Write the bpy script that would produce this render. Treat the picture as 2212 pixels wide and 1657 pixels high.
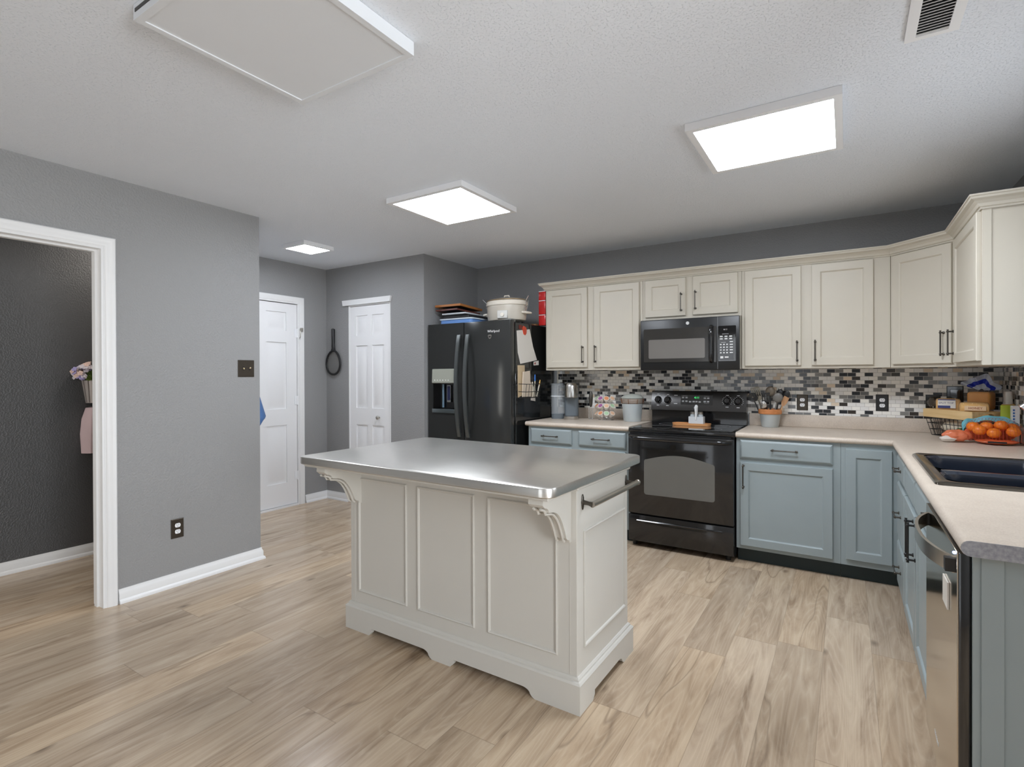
import bpy, bmesh, math, random
from math import pi, sin, cos, radians
from mathutils import Matrix, Vector, Euler

random.seed(7)
for o in list(bpy.data.objects):
    bpy.data.objects.remove(o)
SC = bpy.context.scene
COL = SC.collection

# ------------------------------------------------------------------ camera
IW, IH = 2212, 1657
FPX = 1139.84
cd = bpy.data.cameras.new('camera')
cam = bpy.data.objects.new('camera', cd)
COL.objects.link(cam)
cd.sensor_fit = 'HORIZONTAL'
cd.sensor_width = 36.0
cd.lens = 36.0 * FPX / IW
cd.shift_y = -13.85 / IW
cd.clip_start = 0.02
YAW, PIT, ROL = 0.5646970, -0.0041863, -0.0036335
f0 = Vector((-sin(YAW), cos(YAW), 0)); r0 = Vector((cos(YAW), sin(YAW), 0)); u0 = Vector((0, 0, 1))
fw = cos(PIT) * f0 + sin(PIT) * u0
up = -sin(PIT) * f0 + cos(PIT) * u0
rt = cos(ROL) * r0 + sin(ROL) * up
up = -sin(ROL) * r0 + cos(ROL) * up
CAMZ = 1.3091
cam.matrix_world = Matrix(((rt.x, up.x, -fw.x, 0), (rt.y, up.y, -fw.y, 0), (rt.z, up.z, -fw.z, CAMZ), (0, 0, 0, 1)))
SC.camera = cam

# ------------------------------------------------------------------ world, daylight and added fill, exposure
SC.view_settings.view_transform = 'Standard'
SC.view_settings.look = 'None'
SC.view_settings.gamma = 1.0
SC.view_settings.use_curve_mapping = False
SC.view_settings.exposure = 0.53
try:
    SC.cycles.use_denoising = True
    SC.cycles.max_bounces = 10
    SC.cycles.diffuse_bounces = 6
    SC.cycles.sample_clamp_indirect = 6.0
except Exception:
    pass
W = bpy.data.worlds.new('World'); SC.world = W; W.use_nodes = True
W.node_tree.nodes['Background'].inputs[0].default_value = (0.80, 0.88, 1.0, 1)
W.node_tree.nodes['Background'].inputs[1].default_value = 1.0
PATIO_FILL_W, WINDOW_W, HALL_FILL_W, DINE_FILL_W = 7.0, 4.0, 12.0, 98.0
LAMP_E = 21.0


def area(name, loc, rot, sx, sy, power, color):
    l = bpy.data.lights.new(name, 'AREA'); l.shape = 'RECTANGLE'; l.size = sx; l.size_y = sy
    l.energy = power; l.color = color
    o = bpy.data.objects.new(name, l); COL.objects.link(o)
    o.location = loc; o.rotation_euler = rot
    return o


# daylight through the window over the sink, plus added fill areas out of view
area('patio_fill', (-1.45, -2.44, 1.05), (pi / 2, 0, 0), 1.8, 1.95, PATIO_FILL_W, (0.96, 0.98, 1.0))  # added frontal fill from behind the camera, at the unseen patio door
area('sink_window_daylight', (0.84, 2.45, 1.58), (0, pi / 2, 0), 0.9, 0.95, WINDOW_W, (0.86, 0.93, 1.0))
area('dining_fill', (2.94, -0.12, 1.35), (0, pi / 2, 0), 1.5, 1.7, DINE_FILL_W, (0.93, 0.97, 1.0))  # added side fill at the unseen dining window, placed to favour the island side
area('hall_fill', (-4.2, -0.9, 1.5), (pi / 2, 0, 0), 0.8, 1.6, HALL_FILL_W, (1.0, 0.97, 0.92))  # added fill to lift the dark hall; no window stands here


# ------------------------------------------------------------------ materials
def lin(c):
    return tuple(((x / 255.0) / 12.92 if x / 255.0 <= 0.04045 else ((x / 255.0 + 0.055) / 1.055) ** 2.4) for x in c)


def setp(b, **kw):
    for k, v in kw.items():
        k = {'spec': 'Specular IOR Level', 'coat': 'Coat Weight', 'trans': 'Transmission Weight'}.get(k, k)
        if k in b.inputs:
            b.inputs[k].default_value = v


MC = {}


def mat(name, rgb, rough=0.5, metal=0.0, srgb=True, bump=0.0, bscale=60.0, vary=0.04, **kw):
    """Principled material with a little procedural colour variation and optional noise bump."""
    if name in MC:
        return MC[name]
    m = bpy.data.materials.new(name); m.use_nodes = True
    nt = m.node_tree; b = nt.nodes['Principled BSDF']
    c = lin(rgb) if srgb else rgb
    b.inputs['Roughness'].default_value = rough
    b.inputs['Metallic'].default_value = metal
    setp(b, **kw)
    tc = nt.nodes.new('ShaderNodeTexCoord')
    n = nt.nodes.new('ShaderNodeTexNoise'); n.inputs['Scale'].default_value = 9.0; n.inputs['Detail'].default_value = 4.0
    nt.links.new(tc.outputs['Object'], n.inputs['Vector'])
    mx = nt.nodes.new('ShaderNodeMix'); mx.data_type = 'RGBA'
    mx.inputs[6].default_value = tuple(x * (1 - vary) for x in c) + (1,)
    mx.inputs[7].default_value = tuple(min(1, x * (1 + vary)) for x in c) + (1,)
    nt.links.new(n.outputs['Fac'], mx.inputs[0])
    nt.links.new(mx.outputs[2], b.inputs['Base Color'])
    if bump:
        n2 = nt.nodes.new('ShaderNodeTexNoise'); n2.inputs['Scale'].default_value = bscale; n2.inputs['Detail'].default_value = 3.0
        nt.links.new(tc.outputs['Object'], n2.inputs['Vector'])
        bp = nt.nodes.new('ShaderNodeBump'); bp.inputs['Strength'].default_value = bump; bp.inputs['Distance'].default_value = 0.004
        nt.links.new(n2.outputs['Fac'], bp.inputs['Height'])
        nt.links.new(bp.outputs['Normal'], b.inputs['Normal'])
    MC[name] = m
    return m


class NT:
    """small node-tree helper"""
    def __init__(s, name):
        s.m = bpy.data.materials.new(name); s.m.use_nodes = True
        s.t = s.m.node_tree; s.b = s.t.nodes['Principled BSDF']

    def n(s, typ, **kw):
        x = s.t.nodes.new(typ)
        for k, v in kw.items():
            setattr(x, k, v)
        return x

    def l(s, a, b):
        s.t.links.new(a, b)

    def math(s, op, a, b=None, c=None):
        x = s.n('ShaderNodeMath', operation=op)
        for i, v in enumerate((a, b, c)):
            if v is None:
                continue
            if isinstance(v, (int, float)):
                x.inputs[i].default_value = v
            else:
                s.l(v, x.inputs[i])
        return x.outputs[0]

    def mix(s, f, a, b, mode='MIX'):
        x = s.n('ShaderNodeMix', data_type='RGBA', blend_type=mode)
        for i, v in ((0, f), (6, a), (7, b)):
            if isinstance(v, tuple):
                x.inputs[i].default_value = v if len(v) == 4 else v + (1,)
            elif isinstance(v, (int, float)):
                x.inputs[i].default_value = v
            else:
                s.l(v, x.inputs[i])
        return x.outputs[2]

    def ramp(s, f, stops, interp='LINEAR'):
        x = s.n('ShaderNodeValToRGB'); x.color_ramp.interpolation = interp
        e = x.color_ramp.elements
        while len(e) < len(stops):
            e.new(0.5)
        for i, (p, c) in enumerate(stops):
            e[i].position = p; e[i].color = c + (1,)
        s.l(f, x.inputs[0])
        return x.outputs[0]

    def bump(s, h, strength, dist=0.002):
        x = s.n('ShaderNodeBump'); x.inputs['Strength'].default_value = strength; x.inputs['Distance'].default_value = dist
        s.l(h, x.inputs['Height']); s.l(x.outputs['Normal'], s.b.inputs['Normal'])


def wall_paint(name, rgb, rough=0.42, bump=0.35):
    k = NT(name)
    g = k.n('ShaderNodeNewGeometry')
    n = k.n('ShaderNodeTexNoise'); n.inputs['Scale'].default_value = 95; n.inputs['Detail'].default_value = 3; n.inputs['Roughness'].default_value = 0.55
    k.l(g.outputs['Position'], n.inputs['Vector'])
    n2 = k.n('ShaderNodeTexNoise'); n2.inputs['Scale'].default_value = 1.3; n2.inputs['Detail'].default_value = 2
    k.l(g.outputs['Position'], n2.inputs['Vector'])
    c = lin(rgb)
    col = k.mix(n2.outputs['Fac'], tuple(x * 0.97 for x in c), tuple(x * 1.03 for x in c))
    k.l(col, k.b.inputs['Base Color'])
    k.b.inputs['Roughness'].default_value = rough
    k.bump(k.ramp(n.outputs['Fac'], [(0.42, (0, 0, 0)), (0.62, (1, 1, 1))]), bump, 0.003)
    return k.m


def ceiling_paint():
    k = NT('popcorn_ceiling')
    g = k.n('ShaderNodeNewGeometry')
    n = k.n('ShaderNodeTexNoise'); n.inputs['Scale'].default_value = 150; n.inputs['Detail'].default_value = 2; n.inputs['Roughness'].default_value = 0.5
    k.l(g.outputs['Position'], n.inputs['Vector'])
    v = k.n('ShaderNodeTexNoise'); v.inputs['Scale'].default_value = 420; v.inputs['Detail'].default_value = 2
    k.l(g.outputs['Position'], v.inputs['Vector'])
    h = k.math('ADD', k.ramp(n.outputs['Fac'], [(0.56, (0, 0, 0)), (0.70, (1, 1, 1))]), k.math('MULTIPLY', v.outputs['Fac'], 0.12))
    k.b.inputs['Base Color'].default_value = lin((233, 238, 245)) + (1,)
    k.b.inputs['Roughness'].default_value = 0.9
    k.bump(h, 0.6, 0.004)
    return k.m


def floor_wood():
    k = NT('oak_plank_floor')
    PW, PL = 0.1915, 1.25
    g = k.n('ShaderNodeNewGeometry')
    sp = k.n('ShaderNodeSeparateXYZ'); k.l(g.outputs['Position'], sp.inputs[0])
    x, y = sp.outputs[0], sp.outputs[1]
    u = k.math('DIVIDE', k.math('ADD', x, 9.858), PW)
    row = k.math('FLOOR', u)
    wn = k.n('ShaderNodeTexWhiteNoise', noise_dimensions='1D'); k.l(row, wn.inputs['W'])
    v = k.math('ADD', k.math('DIVIDE', y, PL), k.math('MULTIPLY', wn.outputs['Value'], 7.0))
    v = k.math('ADD', v, 20.0)
    colm = k.math('FLOOR', v)
    cb = k.n('ShaderNodeCombineXYZ'); k.l(row, cb.inputs[0]); k.l(colm, cb.inputs[1])
    w2 = k.n('ShaderNodeTexWhiteNoise', noise_dimensions='3D'); k.l(cb.outputs[0], w2.inputs['Vector'])
    rnd = w2.outputs['Value']
    # grain coordinates: stretched along the plank, shifted per plank
    gx = k.math('ADD', x, k.math('MULTIPLY', rnd, 13.0))
    c2 = k.n('ShaderNodeCombineXYZ')
    k.l(k.math('MULTIPLY', gx, 14.0), c2.inputs[0]); k.l(k.math('MULTIPLY', y, 1.6), c2.inputs[1]); k.l(k.math('MULTIPLY', rnd, 50.0), c2.inputs[2])
    n1 = k.n('ShaderNodeTexNoise'); n1.inputs['Scale'].default_value = 1.0; n1.inputs['Detail'].default_value = 7; n1.inputs['Roughness'].default_value = 0.62
    n1.inputs['Distortion'].default_value = 0.9
    k.l(c2.outputs[0], n1.inputs['Vector'])
    c3 = k.n('ShaderNodeCombineXYZ')
    k.l(k.math('MULTIPLY', gx, 90.0), c3.inputs[0]); k.l(k.math('MULTIPLY', y, 3.5), c3.inputs[1]); k.l(rnd, c3.inputs[2])
    n2 = k.n('ShaderNodeTexNoise'); n2.inputs['Scale'].default_value = 1.0; n2.inputs['Detail'].default_value = 4
    k.l(c3.outputs[0], n2.inputs['Vector'])
    # cathedral rings
    c4 = k.n('ShaderNodeCombineXYZ')
    k.l(k.math('MULTIPLY', gx, 7.0), c4.inputs[0]); k.l(k.math('MULTIPLY', y, 0.5), c4.inputs[1]); k.l(k.math('MULTIPLY', rnd, 9.0), c4.inputs[2])
    n3 = k.n('ShaderNodeTexNoise'); n3.inputs['Scale'].default_value = 1.0; n3.inputs['Detail'].default_value = 1.5
    k.l(c4.outputs[0], n3.inputs['Vector'])
    ring = k.math('FRACT', k.math('MULTIPLY', n3.outputs['Fac'], 30.0))
    ring = k.math('ABSOLUTE', k.math('SUBTRACT', ring, 0.5))
    base = k.ramp(n1.outputs['Fac'], [(0.28, lin((140, 121, 102))), (0.46, lin((182, 163, 142))), (0.60, lin((197, 179, 157))), (0.78, lin((212, 196, 175)))])
    base = k.mix(k.math('MULTIPLY', n2.outputs['Fac'], 0.34), base, lin((152, 132, 112)))
    base = k.mix(k.math('MULTIPLY', k.math('POWER', k.math('MULTIPLY', ring, 2.0), 3.0), 0.19), base, lin((222, 208, 188)))
    hs = k.n('ShaderNodeHueSaturation')
    k.l(base, hs.inputs['Color'])
    k.l(k.math('ADD', k.math('MULTIPLY', rnd, 0.20), 0.97), hs.inputs['Value'])
    k.l(k.math('ADD', k.math('MULTIPLY', w2.outputs['Color'], 0.16), 1.02), hs.inputs['Saturation'])
    # knots
    c5 = k.n('ShaderNodeCombineXYZ')
    k.l(k.math('MULTIPLY', gx, 3.2), c5.inputs[0]); k.l(k.math('MULTIPLY', y, 1.7), c5.inputs[1]); k.l(rnd, c5.inputs[2])
    vo = k.n('ShaderNodeTexVoronoi'); vo.inputs['Scale'].default_value = 1.0; k.l(c5.outputs[0], vo.inputs['Vector'])
    kn = k.math('SUBTRACT', 1.0, k.math('MULTIPLY', vo.outputs['Distance'], 13.0))
    kn = k.math('MAXIMUM', kn, 0.0)
    col = k.mix(k.math('MULTIPLY', kn, 0.8), hs.outputs[0], lin((84, 66, 52)))
    # dark mineral streaks that wander along some planks
    c6 = k.n('ShaderNodeCombineXYZ')
    k.l(k.math('MULTIPLY', gx, 4.0), c6.inputs[0]); k.l(k.math('MULTIPLY', y, 0.55), c6.inputs[1]); k.l(k.math('MULTIPLY', rnd, 31.0), c6.inputs[2])
    n6 = k.n('ShaderNodeTexNoise'); n6.inputs['Scale'].default_value = 1.0; n6.inputs['Detail'].default_value = 2.5; n6.inputs['Roughness'].default_value = 0.5
    k.l(c6.outputs[0], n6.inputs['Vector'])
    st = k.math('MAXIMUM', k.math('SUBTRACT', 1.0, k.math('MULTIPLY', k.math('ABSOLUTE', k.math('SUBTRACT', n6.outputs['Fac'], 0.58)), 120.0)), 0.0)
    st = k.math('MULTIPLY', st, k.math('GREATER_THAN', w2.outputs['Color'], 0.45))
    col = k.mix(k.math('MULTIPLY', st, 0.42), col, lin((98, 80, 66)))
    fu = k.math('FRACT', u); fv = k.math('FRACT', v)
    su = k.math('LESS_THAN', k.math('MINIMUM', fu, k.math('SUBTRACT', 1.0, fu)), 0.006)
    sv = k.math('LESS_THAN', k.math('MINIMUM', fv, k.math('SUBTRACT', 1.0, fv)), 0.0014)
    seam = k.math('MAXIMUM', su, sv)
    col = k.mix(k.math('MULTIPLY', seam, 0.32), col, lin((92, 76, 62)))
    k.l(col, k.b.inputs['Base Color'])
    k.l(k.math('ADD', k.math('MULTIPLY', n2.outputs['Fac'], 0.10), 0.19), k.b.inputs['Roughness'])
    k.bump(k.math('SUBTRACT', k.math('MULTIPLY', n2.outputs['Fac'], 0.25), seam), 0.25, 0.002)
    return k.m


def tile_mosaic():
    k = NT('mosaic_tile')
    TW, TH = 0.0515, 0.0272
    g = k.n('ShaderNodeNewGeometry')
    sp = k.n('ShaderNodeSeparateXYZ'); k.l(g.outputs['Position'], sp.inputs[0])
    nrm = k.n('ShaderNodeSeparateXYZ'); k.l(g.outputs['Normal'], nrm.inputs[0])
    side = k.math('GREATER_THAN', k.math('ABSOLUTE', nrm.outputs[0]), 0.5)
    uu = k.math('ADD', k.math('MULTIPLY', sp.outputs[0], k.math('SUBTRACT', 1.0, side)), k.math('MULTIPLY', k.math('MULTIPLY', sp.outputs[1], 1.0), side))
    rowf = k.math('DIVIDE', k.math('SUBTRACT', sp.outputs[2], 0.5), TH)
    row = k.math('FLOOR', rowf)
    u = k.math('ADD', k.math('DIVIDE', k.math('ADD', uu, 20.0), TW), k.math('MULTIPLY', k.math('MODULO', row, 2.0), 0.5))
    cu = k.math('FLOOR', u)
    cb = k.n('ShaderNodeCombineXYZ'); k.l(cu, cb.inputs[0]); k.l(row, cb.inputs[1]); k.l(side, cb.inputs[2])
    w = k.n('ShaderNodeTexWhiteNoise', noise_dimensions='3D'); k.l(cb.outputs[0], w.inputs['Vector'])
    c = k.ramp(w.outputs['Value'], [(0.0, lin((248, 245, 238))), (0.27, lin((238, 236, 232))), (0.45, lin((226, 208, 184))), (0.51, lin((134, 132, 128))),
                                    (0.64, lin((108, 108, 107))), (0.75, lin((30, 33, 39))), (0.92, lin((52, 46, 41)))], 'CONSTANT')
    n = k.n('ShaderNodeTexNoise'); n.inputs['Scale'].default_value = 60; k.l(g.outputs['Position'], n.inputs['Vector'])
    c = k.mix(k.math('MULTIPLY', n.outputs['Fac'], 0.06), c, lin((150, 146, 140)))
    fu = k.math('FRACT', u); fr = k.math('FRACT', rowf)
    gu = k.math('LESS_THAN', k.math('MINIMUM', fu, k.math('SUBTRACT', 1.0, fu)), 0.025)
    gr = k.math('LESS_THAN', k.math('MINIMUM', fr, k.math('SUBTRACT', 1.0, fr)), 0.047)
    gm = k.math('MAXIMUM', gu, gr)
    c = k.mix(gm, c, lin((196, 192, 186)))
    k.l(c, k.b.inputs['Base Color'])
    glass = k.math('GREATER_THAN', w.outputs['Value'], 0.51)
    rg = k.math('SUBTRACT', 0.36, k.math('MULTIPLY', glass, 0.24))
    k.l(k.math('ADD', rg, k.math('MULTIPLY', gm, 0.4)), k.b.inputs['Roughness'])
    k.bump(k.math('SUBTRACT', 1.0, gm), 0.4, 0.0015)
    return k.m


def counter_laminate(name, a, b2, scale=220, rough=0.33):
    k = NT(name)
    g = k.n('ShaderNodeNewGeometry')
    n = k.n('ShaderNodeTexNoise'); n.inputs['Scale'].default_value = scale; n.inputs['Detail'].default_value = 3
    k.l(g.outputs['Position'], n.inputs['Vector'])
    n2 = k.n('ShaderNodeTexNoise'); n2.inputs['Scale'].default_value = 14; n2.inputs['Detail'].default_value = 3
    k.l(g.outputs['Position'], n2.inputs['Vector'])
    f = k.math('ADD', k.math('MULTIPLY', n.outputs['Fac'], 0.7), k.math('MULTIPLY', n2.outputs['Fac'], 0.3))
    k.l(k.ramp(f, [(0.36, lin(a)), (0.62, lin(b2))]), k.b.inputs['Base Color'])
    k.b.inputs['Roughness'].default_value = rough
    return k.m


def brushed(name, rgb, rough=0.3, axis=0, metal=1.0, bumpy=True):
    k = NT(name)
    tc = k.n('ShaderNodeTexCoord'); mp = k.n('ShaderNodeMapping')
    s = [90.0, 90.0, 90.0]; s[axis] = 2.0
    mp.inputs['Scale'].default_value = s
    k.l(tc.outputs['Object'], mp.inputs[0])
    n = k.n('ShaderNodeTexNoise'); n.inputs['Scale'].default_value = 2.0; n.inputs['Detail'].default_value = 3; k.l(mp.outputs[0], n.inputs['Vector'])
    n2 = k.n('ShaderNodeTexNoise'); n2.inputs['Scale'].default_value = 7.0; n2.inputs['Detail'].default_value = 5; k.l(tc.outputs['Object'], n2.inputs['Vector'])
    c = lin(rgb)
    k.l(k.mix(n.outputs['Fac'], tuple(x * 0.9 for x in c), tuple(min(1, x * 1.08) for x in c)), k.b.inputs['Base Color'])
    k.b.inputs['Metallic'].default_value = metal
    k.l(k.math('ADD', k.math('MULTIPLY', n2.outputs['Fac'], 0.08), rough - 0.04), k.b.inputs['Roughness'])
    if bumpy:
        k.bump(n.outputs['Fac'], 0.05, 0.001)
    return k.m


def wood(name, a, b2, rough=0.5, axis=0):
    k = NT(name)
    tc = k.n('ShaderNodeTexCoord'); mp = k.n('ShaderNodeMapping')
    s = [40.0, 40.0, 40.0]; s[axis] = 3.0
    mp.inputs['Scale'].default_value = s
    k.l(tc.outputs['Object'], mp.inputs[0])
    n = k.n('ShaderNodeTexNoise'); n.inputs['Scale'].default_value = 1.5; n.inputs['Detail'].default_value = 5; k.l(mp.outputs[0], n.inputs['Vector'])
    k.l(k.ramp(n.outputs['Fac'], [(0.3, lin(a)), (0.7, lin(b2))]), k.b.inputs['Base Color'])
    k.b.inputs['Roughness'].default_value = rough
    return k.m


def clear(name, tint=(0.97, 0.98, 0.98), rough=0.05, alpha=0.25):
    """thin clear plastic or glass film: mostly see-through with a glossy surface"""
    k = NT(name)
    tr = k.n('ShaderNodeBsdfTransparent'); tr.inputs[0].default_value = tint + (1,)
    ms = k.n('ShaderNodeMixShader'); ms.inputs[0].default_value = alpha
    k.b.inputs['Base Color'].default_value = tint + (1,)
    k.b.inputs['Roughness'].default_value = rough
    out = [x for x in k.t.nodes if x.type == 'OUTPUT_MATERIAL'][0]
    k.l(tr.outputs[0], ms.inputs[1]); k.l(k.b.outputs[0], ms.inputs[2]); k.l(ms.outputs[0], out.inputs[0])
    return k.m


def emit(name, rgb, strength, srgb=True):
    k = NT(name)
    c = lin(rgb) if srgb else rgb
    k.b.inputs['Base Color'].default_value = c + (1,)
    k.b.inputs['Emission Color'].default_value = c + (1,)
    k.b.inputs['Emission Strength'].default_value = strength
    return k.m


M_WALL = wall_paint('grey_wall_paint', (147, 147, 147))
M_HALL = wall_paint('charcoal_wall_paint', (80, 80, 81), 0.34, 0.30)
M_CEIL = ceiling_paint()
M_FLOOR = floor_wood()
M_TILE = tile_mosaic()
M_TRIM = mat('white_trim_paint', (232, 232, 232), 0.35, vary=0.01)
M_DOORW = mat('white_door_paint', (234, 234, 235), 0.38, vary=0.01)
M_CREAM = mat('cream_cabinet_paint', (202, 195, 180), 0.42, vary=0.02)
M_BLUE = mat('blue_grey_cabinet_paint', (150, 161, 163), 0.40, bump=0.15, bscale=25, vary=0.04)
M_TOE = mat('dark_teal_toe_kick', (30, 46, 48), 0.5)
M_ISL = mat('pale_grey_island_paint', (206, 203, 196), 0.40, vary=0.015)
M_CTR = counter_laminate('greige_laminate', (196, 182, 167), (213, 200, 185))
M_CTRE = counter_laminate('grey_speckled_laminate_end', (132, 134, 142), (164, 164, 170), 120)
M_STEELTOP = brushed('brushed_steel_top', (222, 219, 213), 0.30, 0, 1.0, False)
M_STEEL = brushed('brushed_steel', (196, 194, 190), 0.25, 2)
M_DWSTEEL = brushed('dishwasher_steel', (196, 186, 172), 0.13, 1)
M_CHROME = mat('chrome', (215, 216, 218), 0.12, 1.0, vary=0.01)
M_PEWTER = mat('pewter_handle', (92, 88, 82), 0.33, 0.9)
M_NICKEL = mat('brushed_nickel', (176, 172, 164), 0.3, 1.0)
M_BLACK = mat('gloss_black', (22, 22, 23), 0.12, spec=0.55, coat=0.4)
M_BLACKG = mat('black_glass', (12, 12, 13), 0.05, spec=0.6, coat=0.6)
M_BLKM = mat('satin_black', (28, 28, 29), 0.38)
M_OVENWIN = mat('smoked_oven_glass', (106, 104, 99), 0.07, spec=0.6, coat=0.5)
M_MICWIN = mat('microwave_screen', (122, 118, 113), 0.16, spec=0.6)
M_MICDOOR = mat('microwave_door_band', (56, 54, 51), 0.14, spec=0.6)
M_FRIDGE = mat('black_stainless', (66, 67, 66), 0.14, 0.55, vary=0.03)
M_FRSIDE = mat('fridge_gloss_side', (30, 31, 31), 0.09, spec=0.6)
M_FRHAND = mat('fridge_handle_metal', (104, 108, 107), 0.28, 0.7)
M_WHITE = mat('white_plastic', (240, 241, 243), 0.4, vary=0.01)
M_PRINT = mat('white_print', (222, 222, 220), 0.5, vary=0.01)
M_GREYP = mat('grey_print', (150, 150, 150), 0.5, vary=0.01)
M_BRONZE = mat('bronze_plate', (70, 63, 55), 0.35, 0.5)
M_PAPER = mat('paper', (226, 222, 214), 0.8, vary=0.02)
M_LAMP = emit('lamp_diffuser', (0.92, 0.98, 1.07), LAMP_E, False)
M_LAMPW = emit('lamp_diffuser_small', (0.93, 0.98, 1.06), LAMP_E * 1.4, False)
M_LENSOFF = mat('unlit_lens', (222, 225, 229), 0.6, vary=0.01)
M_GREEND = emit('green_display', (60, 210, 110), 1.2)
M_CLEAR = clear('clear_plastic')
def film(name, rough=0.12, amount=0.10):
    k = NT(name)
    tr = k.n('ShaderNodeBsdfTransparent'); gl = k.n('ShaderNodeBsdfGlossy'); gl.inputs['Roughness'].default_value = rough
    lw = k.n('ShaderNodeLayerWeight'); lw.inputs['Blend'].default_value = 0.25
    ms = k.n('ShaderNodeMixShader')
    k.l(k.math('ADD', k.math('MULTIPLY', lw.outputs['Facing'], 0.35), amount * 0.5), ms.inputs[0])
    out = [x for x in k.t.nodes if x.type == 'OUTPUT_MATERIAL'][0]
    k.l(tr.outputs[0], ms.inputs[1]); k.l(gl.outputs[0], ms.inputs[2]); k.l(ms.outputs[0], out.inputs[0])
    n = k.n('ShaderNodeTexNoise'); n.inputs['Scale'].default_value = 35
    bp = k.n('ShaderNodeBump'); bp.inputs['Strength'].default_value = 0.6; bp.inputs['Distance'].default_value = 0.01
    k.l(n.outputs['Fac'], bp.inputs['Height']); k.l(bp.outputs['Normal'], gl.inputs['Normal'])
    return k.m


M_BAGC = film('clear_bag_film')


# ------------------------------------------------------------------ mesh building
class MB:
    def __init__(s):
        s.v = []; s.f = []

    def _add(s, bm, M=None):
        if M is not None:
            bm.transform(M)
        bmesh.ops.recalc_face_normals(bm, faces=bm.faces[:])
        o = len(s.v)
        bm.verts.index_update()
        s.v += [v.co.copy() for v in bm.verts]
        s.f += [[o + v.index for v in f.verts] for f in bm.faces]
        bm.free()
        return s

    def box(s, x0, x1, y0, y1, z0, z1, bev=0.0, seg=2, M=None):
        bm = bmesh.new()
        bmesh.ops.create_cube(bm, size=1.0)
        bm.transform(Matrix.Translation(((x0 + x1) / 2, (y0 + y1) / 2, (z0 + z1) / 2)) @ Matrix.Diagonal((abs(x1 - x0), abs(y1 - y0), abs(z1 - z0), 1)))
        if bev > 0:
            bmesh.ops.bevel(bm, geom=bm.edges[:], offset=bev, segments=seg, affect='EDGES', profile=0.5)
        return s._add(bm, M)

    def raw(s, vs, fs, M=None):
        bm = bmesh.new()
        b = [bm.verts.new(v) for v in vs]
        for f in fs:
            try:
                bm.faces.new([b[i] for i in f])
            except ValueError:
                pass
        return s._add(bm, M)

    def prism(s, poly, axis, t0, t1, M=None):
        def P(a, b, t):
            return (t, a, b) if axis == 'X' else ((a, t, b) if axis == 'Y' else (a, b, t))
        n = len(poly)
        vs = [P(a, b, t0) for a, b in poly] + [P(a, b, t1) for a, b in poly]
        fs = [list(range(n)), list(range(n, 2 * n))] + [[i, (i + 1) % n, n + (i + 1) % n, n + i] for i in range(n)]
        return s.raw(vs, fs, M)

    def lathe(s, prof, c=(0, 0, 0), seg=32, M=None, sx=1.0, sy=1.0):
        vs = []; fs = []; rings = []
        for r, z in prof:
            if r < 1e-6:
                rings.append([len(vs)]); vs.append((c[0], c[1], c[2] + z))
            else:
                i0 = len(vs)
                for k in range(seg):
                    a = 2 * pi * k / seg
                    vs.append((c[0] + r * cos(a) * sx, c[1] + r * sin(a) * sy, c[2] + z))
                rings.append(list(range(i0, i0 + seg)))
        for A, B in zip(rings, rings[1:]):
            for k in range(seg):
                k2 = (k + 1) % seg
                if len(A) == 1 and len(B) == 1:
                    continue
                if len(A) == 1:
                    fs.append([A[0], B[k], B[k2]])
                elif len(B) == 1:
                    fs.append([A[k], A[k2], B[0]])
                else:
                    fs.append([A[k], A[k2], B[k2], B[k]])
        return s.raw(vs, fs, M)

    def tube(s, pts, r, seg=10, closed=False, M=None, flat=None):
        pts = [Vector(p) for p in pts]; n = len(pts)
        rs = r if isinstance(r, (list, tuple)) else [r] * n
        vs = []; fs = []
        pn = None
        for i, p in enumerate(pts):
            a = pts[i - 1] if (i > 0 or closed) else p
            b = pts[(i + 1) % n] if (i < n - 1 or closed) else p
            t = (b - a).normalized()
            if pn is None:
                ref = Vector((0, 0, 1)) if abs(t.z) < 0.9 else Vector((1, 0, 0))
                nn = (ref - t * ref.dot(t)).normalized()
            else:
                nn = (pn - t * pn.dot(t))
                nn = nn.normalized() if nn.length > 1e-6 else t.orthogonal().normalized()
            pn = nn
            bb = t.cross(nn)
            for k in range(seg):
                an = 2 * pi * k / seg
                ca, sa = cos(an), sin(an)
                if flat:
                    ca *= flat[0]; sa *= flat[1]
                vs.append(p + (nn * ca + bb * sa) * rs[i])
        m = n if closed else n - 1
        for i in range(m):
            for k in range(seg):
                k2 = (k + 1) % seg; j = (i + 1) % n
                fs.append([i * seg + k, i * seg + k2, j * seg + k2, j * seg + k])
        if not closed:
            fs.append(list(range(seg))); fs.append(list(range((n - 1) * seg, n * seg)))
        return s.raw(vs, fs, M)

    def sph(s, c, r, seg=20, rings=12, M=None, fn=None):
        r = r if isinstance(r, (tuple, list)) else (r, r, r)
        bm = bmesh.new()
        bmesh.ops.create_uvsphere(bm, u_segments=seg, v_segments=rings, radius=1.0)
        for v in bm.verts:
            d = fn(v.co) if fn else 1.0
            v.co = Vector((v.co.x * r[0] * d + c[0], v.co.y * r[1] * d + c[1], v.co.z * r[2] * d + c[2]))
        return s._add(bm, M)

    def rings(s, w, h, loops, M=None, cap=True):
        """stack of concentric rectangle loops (inset, depth) on the front (-y) of a w x h panel, base at x 0..w, z 0..h"""
        vs = []; fs = []
        for ins, d in loops:
            vs += [(ins, d, ins), (w - ins, d, ins), (w - ins, d, h - ins), (ins, d, h - ins)]
        for i in range(len(loops) - 1):
            for k in range(4):
                fs.append([i * 4 + k, i * 4 + (k + 1) % 4, i * 4 + 4 + (k + 1) % 4, i * 4 + 4 + k])
        if cap:
            e = (len(loops) - 1) * 4
            fs.append([e, e + 1, e + 2, e + 3]); fs.append([0, 1, 2, 3])
        return s.raw(vs, fs, M)

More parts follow.
